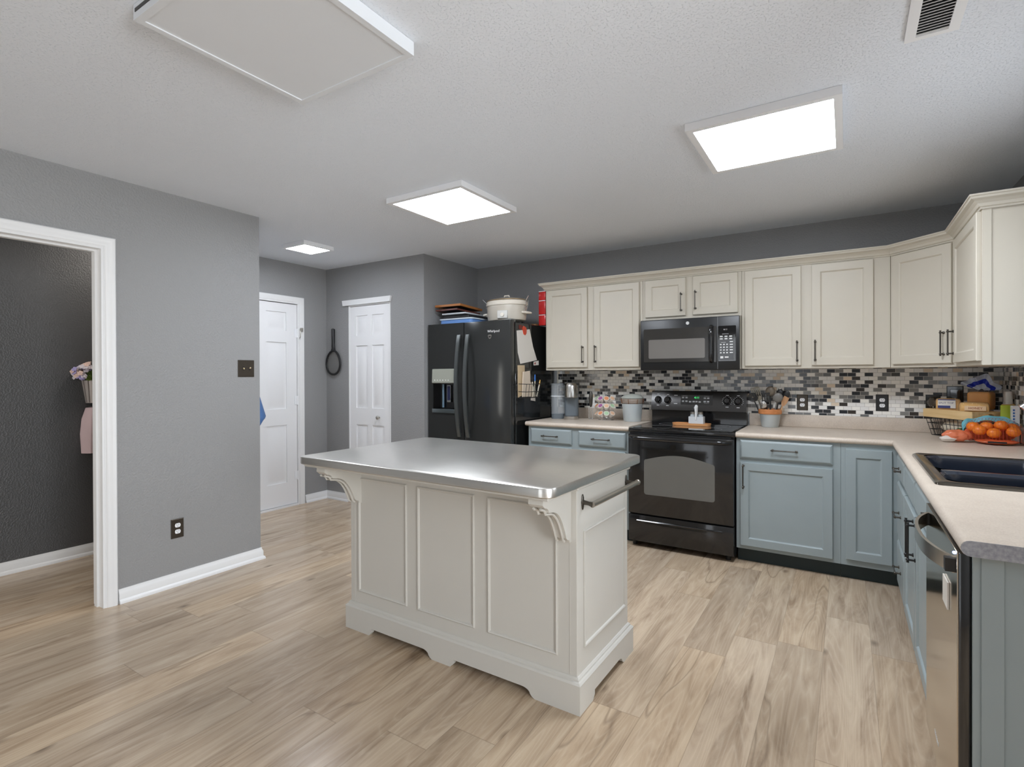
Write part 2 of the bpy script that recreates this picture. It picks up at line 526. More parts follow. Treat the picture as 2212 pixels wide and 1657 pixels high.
    def sweep(s, prof, path, side=1, closed=False, M=None):
        """profile (out, z) swept with mitred corners along an XY path; side=1 puts 'out' on the right of travel"""
        P = [Vector((a, b)) for a, b in path]; n = len(P); m = len(prof)
        vs = []; fs = []
        for i in range(n):
            d1 = (P[i] - P[i - 1]).normalized() if (i > 0 or closed) else None
            d2 = (P[(i + 1) % n] - P[i]).normalized() if (i < n - 1 or closed) else None
            d1 = d1 or d2; d2 = d2 or d1
            n1 = Vector((d1.y, -d1.x)) * side; n2 = Vector((d2.y, -d2.x)) * side
            b = (n1 + n2).normalized(); k = 1.0 / max(0.3, b.dot(n1))
            for o, z in prof:
                q = P[i] + b * (o * k)
                vs.append((q.x, q.y, z))
        for i in range(n if closed else n - 1):
            j = (i + 1) % n
            for k in range(m):
                k2 = (k + 1) % m
                fs.append([i * m + k, i * m + k2, j * m + k2, j * m + k])
        if not closed:
            fs.append(list(range(m))); fs.append(list(range((n - 1) * m, n * m)))
        return s.raw(vs, fs, M)


WL = {}


def _mesh(name, mb, m, off, smooth):
    me = bpy.data.meshes.new(name)
    me.from_pydata([tuple(v - off) for v in mb.v], [], mb.f)
    me.validate(); me.update()
    me.materials.append(m)
    if smooth:
        for p in me.polygons:
            p.use_smooth = True
        me.set_sharp_from_angle(angle=radians(38))
    return me


def thing(name, label, cat, loc=(0, 0, 0), rotz=0.0, group=None):
    o = bpy.data.objects.new(name, None); COL.objects.link(o)
    o.empty_display_size = 0.05
    o.location = loc; o.rotation_euler = (0, 0, rotz)
    o['label'] = label; o['category'] = cat
    if group:
        o['group'] = group
    WL[o] = Vector(loc)
    return o


def part(name, mb, m, parent, local=False, label=None, smooth=True):
    off = Vector((0, 0, 0)) if local else WL[parent]
    o = bpy.data.objects.new(name, _mesh(name, mb, m, off, smooth)); COL.objects.link(o)
    o.parent = parent
    WL[o] = WL[parent]
    if label:
        o['label'] = label
    return o


def single(name, mb, m, label, cat, group=None, smooth=True):
    xs = [v.x for v in mb.v]; ys = [v.y for v in mb.v]; zs = [v.z for v in mb.v]
    off = Vector(((min(xs) + max(xs)) / 2, (min(ys) + max(ys)) / 2, min(zs)))
    o = bpy.data.objects.new(name, _mesh(name, mb, m, off, smooth)); COL.objects.link(o)
    o.location = off; WL[o] = off
    o['label'] = label; o['category'] = cat
    if group:
        o['group'] = group
    return o


def struct(name, mb, m, parent=None, smooth=True):
    if parent is not None:
        return part(name, mb, m, parent, smooth=smooth)
    o = bpy.data.objects.new(name, _mesh(name, mb, m, Vector((0, 0, 0)), smooth)); COL.objects.link(o)
    WL[o] = Vector((0, 0, 0)); o['kind'] = 'structure'
    return o


def text(name, s, size, M, m, parent, extrude=0.0004, local=False, sx=1.0):
    c = bpy.data.curves.new('tmp', 'FONT'); c.body = s; c.size = size; c.extrude = extrude
    c.align_x = 'CENTER'; c.align_y = 'CENTER'; c.resolution_u = 2
    t = bpy.data.objects.new('tmp', c); COL.objects.link(t)
    dg = bpy.context.evaluated_depsgraph_get(); dg.update()
    me = bpy.data.meshes.new_from_object(t.evaluated_get(dg))
    mb = MB()
    mb.v = [(M @ Matrix.Diagonal((sx, 1, 1, 1))) @ v.co for v in me.vertices]
    mb.f = [list(p.vertices) for p in me.polygons]
    bpy.data.objects.remove(t); bpy.data.curves.remove(c); bpy.data.meshes.remove(me)
    return part(name, mb, m, parent, local=local, smooth=False)


def T(x, y, z):
    return Matrix.Translation((x, y, z))


def RX(a): return Matrix.Rotation(a, 4, 'X')
def RY(a): return Matrix.Rotation(a, 4, 'Y')
def RZ(a): return Matrix.Rotation(a, 4, 'Z')


FACE_Y = RX(pi / 2)                       # text plane facing -Y
FACE_XM = RZ(-pi / 2) @ RX(pi / 2)        # text plane facing -X
FACE_XP = RZ(pi / 2) @ RX(pi / 2)         # text plane facing +X

# ------------------------------------------------------------------ room dimensions (metres)
H = 2.44
XL, XA, XF, XR = -3.54, -4.705, -3.32, 0.857
YL, YP, YB = 2.22, 3.714, 4.56
YFRONT = -2.5

# floor, ceiling
b = MB(); b.box(-6.0, 3.1, -2.7, 4.75, -0.05, 0.0)
struct('floor', b, M_FLOOR, smooth=False)
b = MB(); b.box(-6.0, 3.1, -2.7, 4.75, H, H + 0.05)
struct('ceiling', b, M_CEIL, smooth=False)

# left wall with the doorway to the hall
DY0, DY1, DZ = 0.47, 1.29, 2.045
b = MB()
b.box(-3.66, XL, YFRONT, DY0, 0, H); b.box(-3.66, XL, DY1, YL, 0, H); b.box(-3.66, XL, DY0, DY1, DZ, H)
struct('wall_left', b, M_WALL, smooth=False)
b = MB(); b.box(-4.705, -3.66, 2.10, YL, 0, H)
struct('wall_hall_end', b, M_WALL, smooth=False)
b = MB(); b.box(-4.83, XA, -1.1, 2.10, 0, H)
struct('wall_hall', b, M_HALL, smooth=False)
b = MB(); b.box(-4.83, -3.66, -1.2, -1.1, 0, H)
struct('wall_hall_near', b, M_HALL, smooth=False)
# alcove wall with the entry door
AY0, AY1, AZ = 2.565, 3.378, 2.05
b = MB()
b.box(-4.83, XA, 2.10, AY0, 0, H); b.box(-4.83, XA, AY1, YP + 0.12, 0, H); b.box(-4.83, XA, AY0, AY1, AZ, H)
b.box(-4.83, -4.80, AY0, AY1, 0, AZ)
struct('wall_alcove', b, M_WALL, smooth=False)
PX0, PX1, PZ = -4.352, -3.752, 2.028
b = MB()
b.box(XA, PX0, YP, YP + 0.12, 0, H); b.box(PX1, XF, YP, YP + 0.12, 0, H); b.box(PX0, PX1, YP, YP + 0.12, PZ, H)
b.box(PX0, PX1, YP + 0.09, YP + 0.12, 0, PZ)
struct('wall_pantry', b, M_WALL, smooth=False)
b = MB(); b.box(XF - 0.12, XF, YP + 0.12, YB, 0, H)
struct('wall_fridge', b, M_WALL, smooth=False)
b = MB(); b.box(XF - 0.12, XR + 0.12, YB, YB + 0.12, 0, H)
struct('wall_back', b, M_WALL, smooth=False)
WY0, WY1, WZ0, WZ1 = 1.98, 2.92, 1.10, 2.06
b = MB()
b.box(XR, XR + 0.12, 1.10, WY0, 0, H); b.box(XR, XR + 0.12, WY1, YB, 0, H)
b.box(XR, XR + 0.12, WY0, WY1, 0, WZ0); b.box(XR, XR + 0.12, WY0, WY1, WZ1, H)
struct('wall_right', b, M_WALL, smooth=False)
b = MB(); b.box(XR + 0.12, 3.0, 1.10, 1.22, 0, H)
struct('wall_dining_back', b, M_WALL, smooth=False)
b = MB()
b.box(2.98, 3.1, YFRONT, -0.92, 0, H); b.box(2.98, 3.1, 0.68, 1.22, 0, H); b.box(2.98, 3.1, -0.92, 0.68, 0, 0.45); b.box(2.98, 3.1, -0.92, 0.68, 2.25, H)
struct('wall_dining', b, M_WALL, smooth=False)
b = MB()
b.box(-3.66, -2.4, YFRONT - 0.12, YFRONT, 0, H); b.box(-0.5, 3.0, YFRONT - 0.12, YFRONT, 0, H); b.box(-2.4, -0.5, YFRONT - 0.12, YFRONT, 2.08, H)
struct('wall_front', b, M_WALL, smooth=False)


def window_frame(name, x0, x1, y0, y1, z0, z1, axis, t=0.05):
    b = MB()
    if axis == 'X':
        for a, c in ((y0, y0 + t), (y1 - t, y1), ((y0 + y1) / 2 - t / 2, (y0 + y1) / 2 + t / 2)):
            b.box(x0, x1, a, c, z0, z1)
        b.box(x0, x1, y0, y1, z0, z0 + t); b.box(x0, x1, y0, y1, z1 - t, z1)
        g = MB(); g.box((x0 + x1) / 2 - .003, (x0 + x1) / 2 + .003, y0 + t, y1 - t, z0 + t, z1 - t)
    else:
        for a, c in ((x0, x0 + t), (x1 - t, x1), ((x0 + x1) / 2 - t / 2, (x0 + x1) / 2 + t / 2)):
            b.box(a, c, y0, y1, z0, z1)
        b.box(x0, x1, y0, y1, z0, z0 + t); b.box(x0, x1, y0, y1, z1 - t, z1)
        g = MB(); g.box(x0 + t, x1 - t, (y0 + y1) / 2 - .003, (y0 + y1) / 2 + .003, z0 + t, z1 - t)
    o = struct(name, b, M_TRIM, smooth=False)
    part('window_pane', g, M_CLEAR, o, smooth=False)


window_frame('window_1', XR + 0.03, XR + 0.09, WY0, WY1, WZ0, WZ1, 'X')
window_frame('window_added', 3.01, 3.07, -0.92, 0.68, 0.45, 2.25, 'X')  # unseen dining window, added and positioned for the side fill
window_frame('door_added', -2.4, -0.5, YFRONT - 0.09, YFRONT - 0.03, 0.0, 2.08, 'Y', 0.07)  # unseen patio door, added to carry the frontal fill

# baseboards: ogee board with a shoe at the floor
BP = [(0, 0), (0.024, 0), (0.024, 0.010), (0.020, 0.018), (0.013, 0.024), (0.013, 0.055), (0.010, 0.064), (0.006, 0.072), (0.005, 0.082), (0, 0.082)]
b = MB(); b.sweep(BP, [(XL, 1.346), (XL, YL), (XL - 0.6, YL)], 1); struct('baseboard_left', b, M_TRIM)
b = MB(); b.sweep(BP, [(XL, YFRONT), (XL, 0.414)], 1); struct('baseboard_left_near', b, M_TRIM)
b = MB(); b.sweep(BP, [(XA, -1.1), (XA, 2.10)], 1); struct('baseboard_hall', b, M_TRIM)
b = MB(); b.sweep(BP, [(XA, 3.442), (XA, YP), (PX0 - 0.01, YP)], 1); struct('baseboard_pantry', b, M_TRIM)
b = MB(); b.sweep(BP, [(PX1 + 0.012, YP), (XF, YP)], 1); struct('baseboard_fridge', b, M_TRIM)

# casing and jamb of the hall doorway (trim_1)
CP = [(0, 0), (0.056, 0), (0.056, 0.012), (0.050, 0.019), (0.040, 0.019), (0.034, 0.015), (0.018, 0.013), (0.008, 0.010), (0.004, 0.006), (0, 0.006)]


def casing(b, wallx, y0, y1, z1, sgn=1, left=True, right=True):
    """moulded casing round an opening in a wall of constant x; a = distance out from the opening edge, d = thickness"""
    def pt(a, d, which):
        x = wallx + sgn * d
        if which == 'L0': return (x, y0 - a, 0)
        if which == 'L1': return (x, y0 - a, z1 + a)
        if which == 'R1': return (x, y1 + a, z1 + a)
        return (x, y1 + a, 0)
    seq = ['L0', 'L1', 'R1', 'R0']
    vs = []; fs = []; m = len(CP)
    for w in seq:
        vs += [pt(a, d, w) for a, d in CP]
    for i in range(3):
        for k in range(m):
            k2 = (k + 1) % m
            fs.append([i * m + k, i * m + k2, (i + 1) * m + k2, (i + 1) * m + k])
    fs.append(list(range(m))); fs.append(list(range(3 * m, 4 * m)))
    b.raw(vs, fs)


b = MB()
casing(b, XL, DY0 + 0.006, DY1 - 0.006, DZ - 0.006, 1)
casing(b, -3.66, DY0 + 0.006, DY1 - 0.006, DZ - 0.006, -1)
b.box(-3.664, XL + 0.004, DY0, DY0 + 0.018, 0, DZ); b.box(-3.664, XL + 0.004, DY1 - 0.018, DY1, 0, DZ)
b.box(-3.664, XL + 0.004, DY0 + 0.018, DY1 - 0.018, DZ - 0.018, DZ)
b.box(-3.625, -3.59, DY0 + 0.018, DY0 + 0.029, 0, DZ - 0.029); b.box(-3.625, -3.59, DY1 - 0.029, DY1 - 0.018, 0, DZ - 0.029)
b.box(-3.625, -3.59, DY0 + 0.018, DY1 - 0.018, DZ - 0.029, DZ - 0.018)
struct('trim_1', b, M_TRIM)

# alcove entry door (door_1): casing, jamb, six-panel slab, hinges, sill
def six_panel(b, w, h, cols, rows, t, dep=0.011):
    """slab with raised panels; cols / rows are lists of (start, end); front at y=0, local x 0..w, z 0..h"""
    b.box(0, w, dep, t, 0, h)
    xs = [0] + [v for c in cols for v in c] + [w]
    for i in range(0, len(xs), 2):
        b.box(xs[i], xs[i + 1], 0, dep, 0, h)
    zs = [0] + [v for r in rows for v in r] + [h]
    for c0, c1 in cols:
        for i in range(0, len(zs), 2):
            b.box(c0, c1, 0, dep, zs[i], zs[i + 1])
        for z0, z1 in rows:
            bb = [(0, dep + 0.001), (0, dep - 0.001), (0.020, dep - 0.0015), (0.040, 0.002)]
            b.rings(c1 - c0, z1 - z0, bb, M=T(c0, 0, z0))


b = MB()
casing(b, XA, AY0 + 0.003, AY1 - 0.003, AZ - 0.003, 1)
b.box(-4.80, XA + 0.002, AY0, AY0 + 0.016, 0, AZ); b.box(-4.80, XA + 0.002, AY1 - 0.016, AY1, 0, AZ); b.box(-4.80, XA + 0.002, AY0 + 0.016, AY1 - 0.016, AZ - 0.016, AZ)
b.box(-4.80, XA + 0.012, AY0 + 0.016, AY1 - 0.016, 0, 0.016)
door1 = struct('door_1', b, M_TRIM)
MD = T(XA - 0.014, AY0 + 0.019, 0.020) @ RZ(pi / 2)
b = MB()
w, h = AY1 - AY0 - 0.038, AZ - 0.042
c0 = (0.115, w / 2 - 0.055); c1 = (w / 2 + 0.055, w - 0.115)
b2 = MB(); six_panel(b2, w, h, [c0, c1], [(0.225, 0.80), (0.96, 1.62), (1.735, 1.92)], 0.035)
for v in b2.v:
    b.v.append(MD @ v)
b.f = b2.f
part('door_slab', b, M_DOORW, door1)
for zc in (0.30, 1.06, 1.74):
    b = MB()
    b.tube([(XA - 0.006, AY1 - 0.018, zc - 0.045), (XA - 0.006, AY1 - 0.018, zc + 0.045)], 0.006, 8)
    b.box(XA - 0.013, XA - 0.010, AY1 - 0.045, AY1 - 0.020, zc - 0.043, zc + 0.043)
    part('hinge', b, M_WHITE, door1)
b = MB()
b.box(XA + 0.019, XA + 0.023, AY1 + 0.002, AY1 + 0.034, 1.755, 1.795); b.box(XA + 0.023, XA + 0.035, AY1 - 0.006, AY1 + 0.012, 1.765, 1.785)
b.tube([(XA + 0.03, AY1 - 0.004, 1.76), (XA + 0.03, AY1 - 0.004, 1.70), (XA + 0.02, AY1 - 0.006, 1.69)], 0.0035, 6)
part('flip_latch', b, M_NICKEL, door1)
b = MB(); b.tube([(XA - 0.014, AY0 + 0.09, 0.95), (XA + 0.03, AY0 + 0.09, 0.95)], 0.011, 12); b.sph((XA + 0.045, AY0 + 0.09, 0.95), 0.027)
part('door_knob', b, M_NICKEL, door1)

# pantry bifold door (door_2) with a header board
b = MB()
b.box(PX0, PX0 + 0.012, YP - 0.002, YP + 0.09, 0, PZ); b.box(PX1 - 0.012, PX1, YP - 0.002, YP + 0.09, 0, PZ); b.box(PX0 + 0.012, PX1 - 0.012, YP - 0.002, YP + 0.09, PZ - 0.010, PZ)
door2 = struct('door_2', b, M_TRIM)
b = MB()
b.prism([(-4.431, 2.084), (-4.420, 2.030), (-3.745, 2.030), (-3.732, 2.084)], 'Y', YP - 0.022, YP)
part('door_header', b, M_TRIM, door2)
b = MB(); b2 = MB()
w = PX1 - PX0 - 0.028
h = PZ - 0.028
six_panel(b2, w, h, [(0.088, 0.088 + 0.165), (w - 0.088 - 0.165, w - 0.088)], [(0.20, 0.795), (0.965, 1.60), (1.70, 1.905)], 0.030)
MD = T(PX0 + 0.014, YP + 0.008, 0.014)
b.v = [MD @ v for v in b2.v]; b.f = b2.f
part('door_slab', b, M_DOORW, door2)
b = MB(); b.tube([(-3.917, YP + 0.010, 0.89), (-3.917, YP - 0.012, 0.89)], 0.008, 12); b.sph((-3.917, YP - 0.022, 0.89), (0.019, 0.014, 0.019))
part('door_knob', b, M_NICKEL, door2)


# ------------------------------------------------------------------ ceiling fixtures
def ceiling_light(cx, cy, half, rim, zb, lit, label, m):
    t = thing('ceiling_light', label, 'light', (cx, cy, H), 0, 'flat square ceiling lights')
    b = MB()
    o = half; i = half - rim
    for x0, x1, y0, y1 in ((-o, o, -o, -i), (-o, o, i, o), (-o, -i, -i, i), (i, o, -i, i)):
        b.box(cx + x0, cx + x1, cy + y0, cy + y1, zb, H - 0.001)
    part('frame', b, M_WHITE if lit else M_LENSOFF, t, smooth=False)  # unlit panel's frame greyed in colour to tone down daylight on its side
    b = MB(); b.box(cx - i, cx + i, cy - i, cy + i, zb + 0.004, zb + 0.012)
    part('diffuser', b, m, t, smooth=False)
    return t


ceiling_light(-0.314, 2.741, 0.302, 0.030, 2.405, True, 'glowing square ceiling light, the largest lit one, above the range side of the kitchen', M_LAMP)
ceiling_light(-2.180, 2.727, 0.302, 0.030, 2.405, True, 'glowing square ceiling light in the middle, over the island and fridge', M_LAMP)
ceiling_light(-3.957, 2.935, 0.152, 0.024, 2.405, True, 'small glowing ceiling light above the white alcove door', M_LAMPW)
t = ceiling_light(-1.535, 1.043, 0.297, 0.022, 2.392, False, 'unlit flat white square ceiling panel nearest the camera, with dark slits along its raised side', M_LENSOFF)
b = MB()
b.box(-1.82, -1.25, 0.7445, 0.7475, 2.413, 2.424); b.box(-1.8335, -1.831, 0.77, 1.31, 2.416, 2.420)
part('vent_slit', b, M_BLKM, t, smooth=False)

t = thing('hall_ceiling_light', 'round dome light on the hall ceiling behind the wall', 'light', (-4.15, 1.93, H), 0)
b = MB(); b.lathe([(0, -0.001), (0.14, -0.001), (0.145, -0.02), (0.13, -0.03), (0, -0.03)], (-4.15, 1.93, H), 28); part('base', b, M_WHITE, t)
b = MB(); b.lathe([(0, -0.0305), (0.12, -0.0305), (0.11, -0.06), (0.07, -0.085), (0, -0.095)], (-4.15, 1.93, H), 28); part('dome', b, emit('dome_glass', (255, 246, 236), 26.0), t)

# ceiling register
t = thing('ceiling_vent', 'white slatted air vent on the textured ceiling at the top right', 'vent', (0.238, 2.0, H))
b = MB()
x0, x1, y0, y1 = 0.166, 0.311, 1.86, 2.236
for bx in ((x0, 0.196, y0, y1), (0.282, x1, y0, y1), (0.196, 0.282, y0, 1.884), (0.196, 0.282, 2.214, y1)):
    b.box(bx[0], bx[1], bx[2], bx[3], 2.429, H - 0.001)
part('frame', b, M_WHITE, t, smooth=False)
b = MB()
for i in range(20):
    yy = 1.890 + i * 0.0166
    b.box(-0.043, 0.043, -0.0065, 0.0065, -0.0008, 0.0008, M=T(0.239, yy, 2.4335) @ RX(radians(38)))
part('slats', b, M_WHITE, t, smooth=False)
b = MB(); b.box(0.196, 0.282, 1.884, 2.214, 2.4385, 2.4395)
part('duct_opening', b, M_BLKM, t, smooth=False)


# ------------------------------------------------------------------ wall plates
def plate(name, label, cat, M, w, h, kind, pm, group=None):
    """wall plate in a local frame: x right, z up, front -y; M places it"""
    loc = M.to_translation()
    t = thing(name, label, cat, loc, M.to_euler().z, group)
    b = MB(); b.rings(w, h, [(0, 0), (0, -0.003), (0.004, -0.0065), (0.010, -0.0065)], M=T(-w / 2, 0, -h / 2))
    part('cover_plate', b, pm, t, local=True)
    if kind == 'outlet':
        for s in (-1, 1):
            b = MB()
            pts = []
            for k in range(24):
                a = 2 * pi * k / 24
                pts.append((0.0165 * cos(a), max(-0.0125, min(0.0125, 0.0165 * sin(a))) + s * 0.0195))
            b.prism(pts, 'Y', -0.0085, -0.0060)
            r = part('receptacle', b, M_WHITE, t, local=True)
            b = MB()
            for dx in (-0.006, 0.006):
                b.box(dx - 0.001, dx + 0.001, -0.0092, -0.0085, s * 0.0195, s * 0.0195 + 0.008)
            b.tube([(0, -0.0085, s * 0.0195 - 0.006), (0, -0.0092, s * 0.0195 - 0.006)], 0.0022, 8)
            part('slots', b, M_BLKM, r, local=True)
    elif kind == 'switch':
        for dx in (-0.023, 0.023):
            b = MB(); b.box(dx - 0.0055, dx + 0.0055, -0.0075, -0.006, -0.012, 0.012)
            r = part('switch_slot', b, M_BLKM, t, local=True)
            b = MB(); b.box(-0.004, 0.004, -0.010, 0.002, -0.004, 0.004, 0.001, M=T(dx, -0.009, 0.002) @ RX(radians(25 if dx < 0 else -25)))
            part('toggle', b, mat('ivory_toggle', (214, 196, 160), 0.4), t, local=True)
    else:
        b = MB(); b.rings(w * 0.62, h * 0.62, [(0, -0.006), (0.002, -0.010)], M=T(-w * 0.31, 0, -h * 0.31))
        part('rocker', b, M_BLACKG, t, local=True)
        b = MB(); b.sph((0.0, -0.011, -h * 0.20), 0.004, 10, 8)
        part('indicator', b, M_WHITE, t, local=True)
    return t


plate('light_switch', 'bronze double toggle light switch on the grey wall left of the alcove door', 'switch', T(XL, 2.118, 1.360) @ RZ(pi / 2), 0.117, 0.117, 'switch', M_BRONZE)
plate('wall_outlet', 'dark bronze outlet with white sockets low on the left grey wall', 'outlet', T(XL, 1.664, 0.357) @ RZ(pi / 2), 0.074, 0.120, 'outlet', M_BRONZE, 'duplex outlets')
TY = YB - 0.008
plate('wall_outlet', 'dark bronze outlet with white sockets on the mosaic beside the utensil pot', 'outlet', T(-0.281, TY, 1.093), 0.074, 0.118, 'outlet', M_BRONZE, 'duplex outlets')
plate('wall_outlet', 'dark outlet with white sockets on the mosaic midway between utensil pot and bread basket', 'outlet', T(0.214, TY, 1.102), 0.074, 0.118, 'outlet', M_BLKM, 'duplex outlets')
plate('wall_switch', 'black square switch plate with a small light, above the bread basket', 'switch', T(0.612, TY, 1.165), 0.088, 0.118, 'blank', M_BLACK)
plate('wall_plate', 'plain black plate half hidden behind the split top bread', 'outlet', T(0.497, TY, 1.105), 0.080, 0.118, 'blank', M_BLACK)


# ------------------------------------------------------------------ hall: flowers, planter, cardigan
t = thing('wall_planter', 'pale metal pocket planter hung on the dark hall wall behind the doorway', 'planter', (XA, 1.638, 1.115))
b = MB()
pr = []
for z, ry, rx in ((0.0, 0.045, 0.060), (0.165, 0.070, 0.105)):
    pr.append([(rx * cos(a), ry * sin(a), z) for a in [(-pi / 2 + pi * k / 16) for k in range(17)]])
vs = pr[0] + pr[1]; n = 17
fs = [[i, i + 1, n + i + 1, n + i] for i in range(n - 1)] + [list(range(n)), [0, n, 2 * n - 1, n - 1]]
b.raw(vs, fs)
part('pocket', b, mat('galvanised_pale', (196, 188, 184), 0.4, 0.4, bump=0.1), t, local=True)
b = MB()
for k in range(7):
    a = -1.3 + 2.6 * k / 6
    b.tube([(0.062 * cos(a), 0.047 * sin(a), 0.004), (0.107 * cos(a), 0.072 * sin(a), 0.163)], 0.0035, 6)
part('ribs', b, mat('galvanised_dark', (150, 142, 140), 0.45, 0.4), t, local=True)

t = thing('flower_bunch', 'bunch of lilac and blush artificial flowers with green stems in the hall planter', 'flowers', (XA + 0.055, 1.625, 1.27))
bs = MB()
rr = random.Random(3)
BLO = {}
for nm, col in (('lilac', (176, 166, 212)), ('blush', (226, 196, 184)), ('pale', (220, 212, 218))):
    b = MB()
    for q in range(5):
        an = 2 * pi * q / 5
        b.sph((0.011 * cos(an), 0.011 * sin(an), 0.001), (0.0105, 0.0085, 0.0045), 8, 6, M=RZ(0))
    b.sph((0, 0, 0.002), 0.004, 8, 6)
    BLO[nm] = _mesh('blossom', b, mat(nm + '_petal', col, 0.7), Vector((0, 0, 0)), True)
for k in range(64):
    a = rr.uniform(-1.5, 1.5)
    e = rr.uniform(0.2, 1.45)
    L = rr.uniform(0.10, 0.155)
    y = -sin(e) * cos(a * 0.6) * 1.0 if k % 4 else sin(e) * 0.6
    d = Vector((0.35 * sin(a) + 0.12, y, cos(e) * 0.75 + 0.18))
    p1 = Vector((0.0, 0, 0.0)) + d * L
    p1.x = max(-0.035, p1.x)
    if k % 2 == 0:
        bs.tube([(0.0, 0, 0.0), tuple(d * L * 0.5 + Vector((0, 0, 0.012))), tuple(p1)], [0.003, 0.0028, 0.002], 5)
    o = bpy.data.objects.new('blossom', BLO[('blush' if p1.z > 0.11 else ('lilac', 'blush', 'lilac', 'pale')[k % 4])]); COL.objects.link(o)
    o.parent = t; o.location = p1
    o.rotation_euler = Vector((0, 0, 1)).rotation_difference((d + Vector((0.3, -0.1, 0))).normalized()).to_euler()
for k in range(12):
    a = -1.2 + 2.4 * k / 11
    bs.tube([(0.0, 0, -0.02), (0.03 * cos(a), -0.03 - 0.02 * abs(sin(a)), 0.02), (0.06 * cos(a), -0.085 + 0.012 * k % 0.05, 0.045)], [0.004, 0.005, 0.001], 5)
part('stems', bs, mat('stem_green', (104, 128, 52), 0.6), t, local=True)

t = thing('cardigan', 'pale pink garment hanging below the flower planter on the dark hall wall', 'clothing', (XA, 1.66, 0.75))
b = MB()
prof = [(0.015, 0.335, 0.02), (0.06, 0.330, 0.05), (0.095, 0.25, 0.075), (0.105, 0.14, 0.085), (0.09, 0.045, 0.08), (0.085, 0.0, 0.078)]
vs = []; fs = []; n = 17
for x, z, ry in prof:
    for k in range(n):
        a = -pi / 2 + pi * k / (n - 1)
        fold = 1 + 0.10 * sin(7 * a)
        vs.append((0.004 + x * cos(a) * fold * 0.9, ry * sin(a) * 1.0 - 0.02, z))
for i in range(len(prof) - 1):
    for k in range(n - 1):
        fs.append([i * n + k, i * n + k + 1, (i + 1) * n + k + 1, (i + 1) * n + k])
fs.append(list(range(n))); fs.append([len(vs) - n + k for k in range(n)])
b.raw(vs, fs)
part('fabric', b, mat('blush_fabric', (214, 190, 192), 0.85, bump=0.2, bscale=200), t, local=True)
b = MB(); b.box(0.088, 0.094, -0.045, -0.040, 0.16, 0.215); part('pocket_trim', b, M_BLKM, t, local=True)
b = MB(); b.tube([(0.0, -0.02, 0.345), (0.04, -0.02, 0.34), (0.045, -0.02, 0.355)], 0.004, 6)
part('hook', b, M_NICKEL, t, local=True)

# blue garment behind the corner, hung on the hall end wall
t = thing('jacket', 'blue garment edge hanging behind the wall corner by the alcove door', 'clothing', (-3.68, YL, 0.88))
b = MB()
vs = []; fs = []
rows = [(0.50, 0.010, 0.03), (0.40, 0.028, 0.06), (0.28, 0.060, 0.09), (0.13, 0.105, 0.13), (0.115, 0.100, 0.13), (0.04, 0.030, 0.10), (0.0, 0.012, 0.08)]
n = 13
for z, d, wx in rows:
    for k in range(n):
        a = pi * k / (n - 1)
        vs.append((wx * cos(a) + 0.0, 0.001 + d * sin(a) * (1 + 0.12 * sin(5 * a + z * 8)), z))
for i in range(len(rows) - 1):
    for k in range(n - 1):
        fs.append([i * n + k, i * n + k + 1, (i + 1) * n + k + 1, (i + 1) * n + k])
fs.append(list(range(n))); fs.append([len(vs) - n + k for k in range(n)])
b.raw(vs, fs)
part('sleeve', b, mat('blue_fabric', (72, 108, 158), 0.8, bump=0.25, bscale=180), t, local=True)
b = MB(); b.tube([(0, 0.0, 0.51), (0, 0.03, 0.505), (0, 0.035, 0.52)], 0.004, 6)
part('hook', b, M_NICKEL, t, local=True)

# bug zapper racket
t = thing('zapper_racket', 'black racket shaped bug zapper hanging on the grey wall left of the pantry door', 'racket', (-4.571, YP, 1.31))
b = MB()
pts = []
for k in range(36):
    a = 2 * pi * k / 36
    pts.append((0.106 * cos(a) * (1 - 0.10 * sin(a)), -0.020, 0.135 + 0.125 * sin(a)))
b.tube(pts, 0.011, 8, closed=True)
part('rim', b, M_BLKM, t, local=True)
b = MB()
b.tube([(-0.030, -0.020, 0.250), (-0.014, -0.020, 0.295), (-0.011, -0.020, 0.33)], 0.008, 8)
b.tube([(0.030, -0.020, 0.250), (0.014, -0.020, 0.295), (0.011, -0.020, 0.33)], 0.008, 8)
b.tube([(0, -0.020, 0.265), (0, -0.020, 0.30), (0, -0.020, 0.345), (0, -0.020, 0.485), (0, -0.020, 0.492)], [0.012, 0.019, 0.0165, 0.0175, 0.012], 14)
part('handle', b, M_BLKM, t, local=True)
b = MB()
for k in range(-9, 10):
    x = k * 0.0105
    hh = 0.122 * math.sqrt(max(0.02, 1 - (x / 0.104) ** 2))
    b.box(x - 0.0008, x + 0.0008, -0.0205, -0.0195, 0.135 - hh, 0.135 + hh)
for k in range(-6, 7):
    z = k * 0.018
    ww = 0.100 * math.sqrt(max(0.02, 1 - (z / 0.122) ** 2))
    b.box(-ww, ww, -0.0205, -0.0195, 0.135 + z - 0.0006, 0.135 + z + 0.0006)
part('wire_grid', b, M_NICKEL, t, local=True, smooth=False)
b = MB(); b.tube([(0, 0, 0.475), (0, -0.02, 0.485), (0, -0.022, 0.497)], 0.004, 6)
part('hook', b, M_NICKEL, t, local=True)


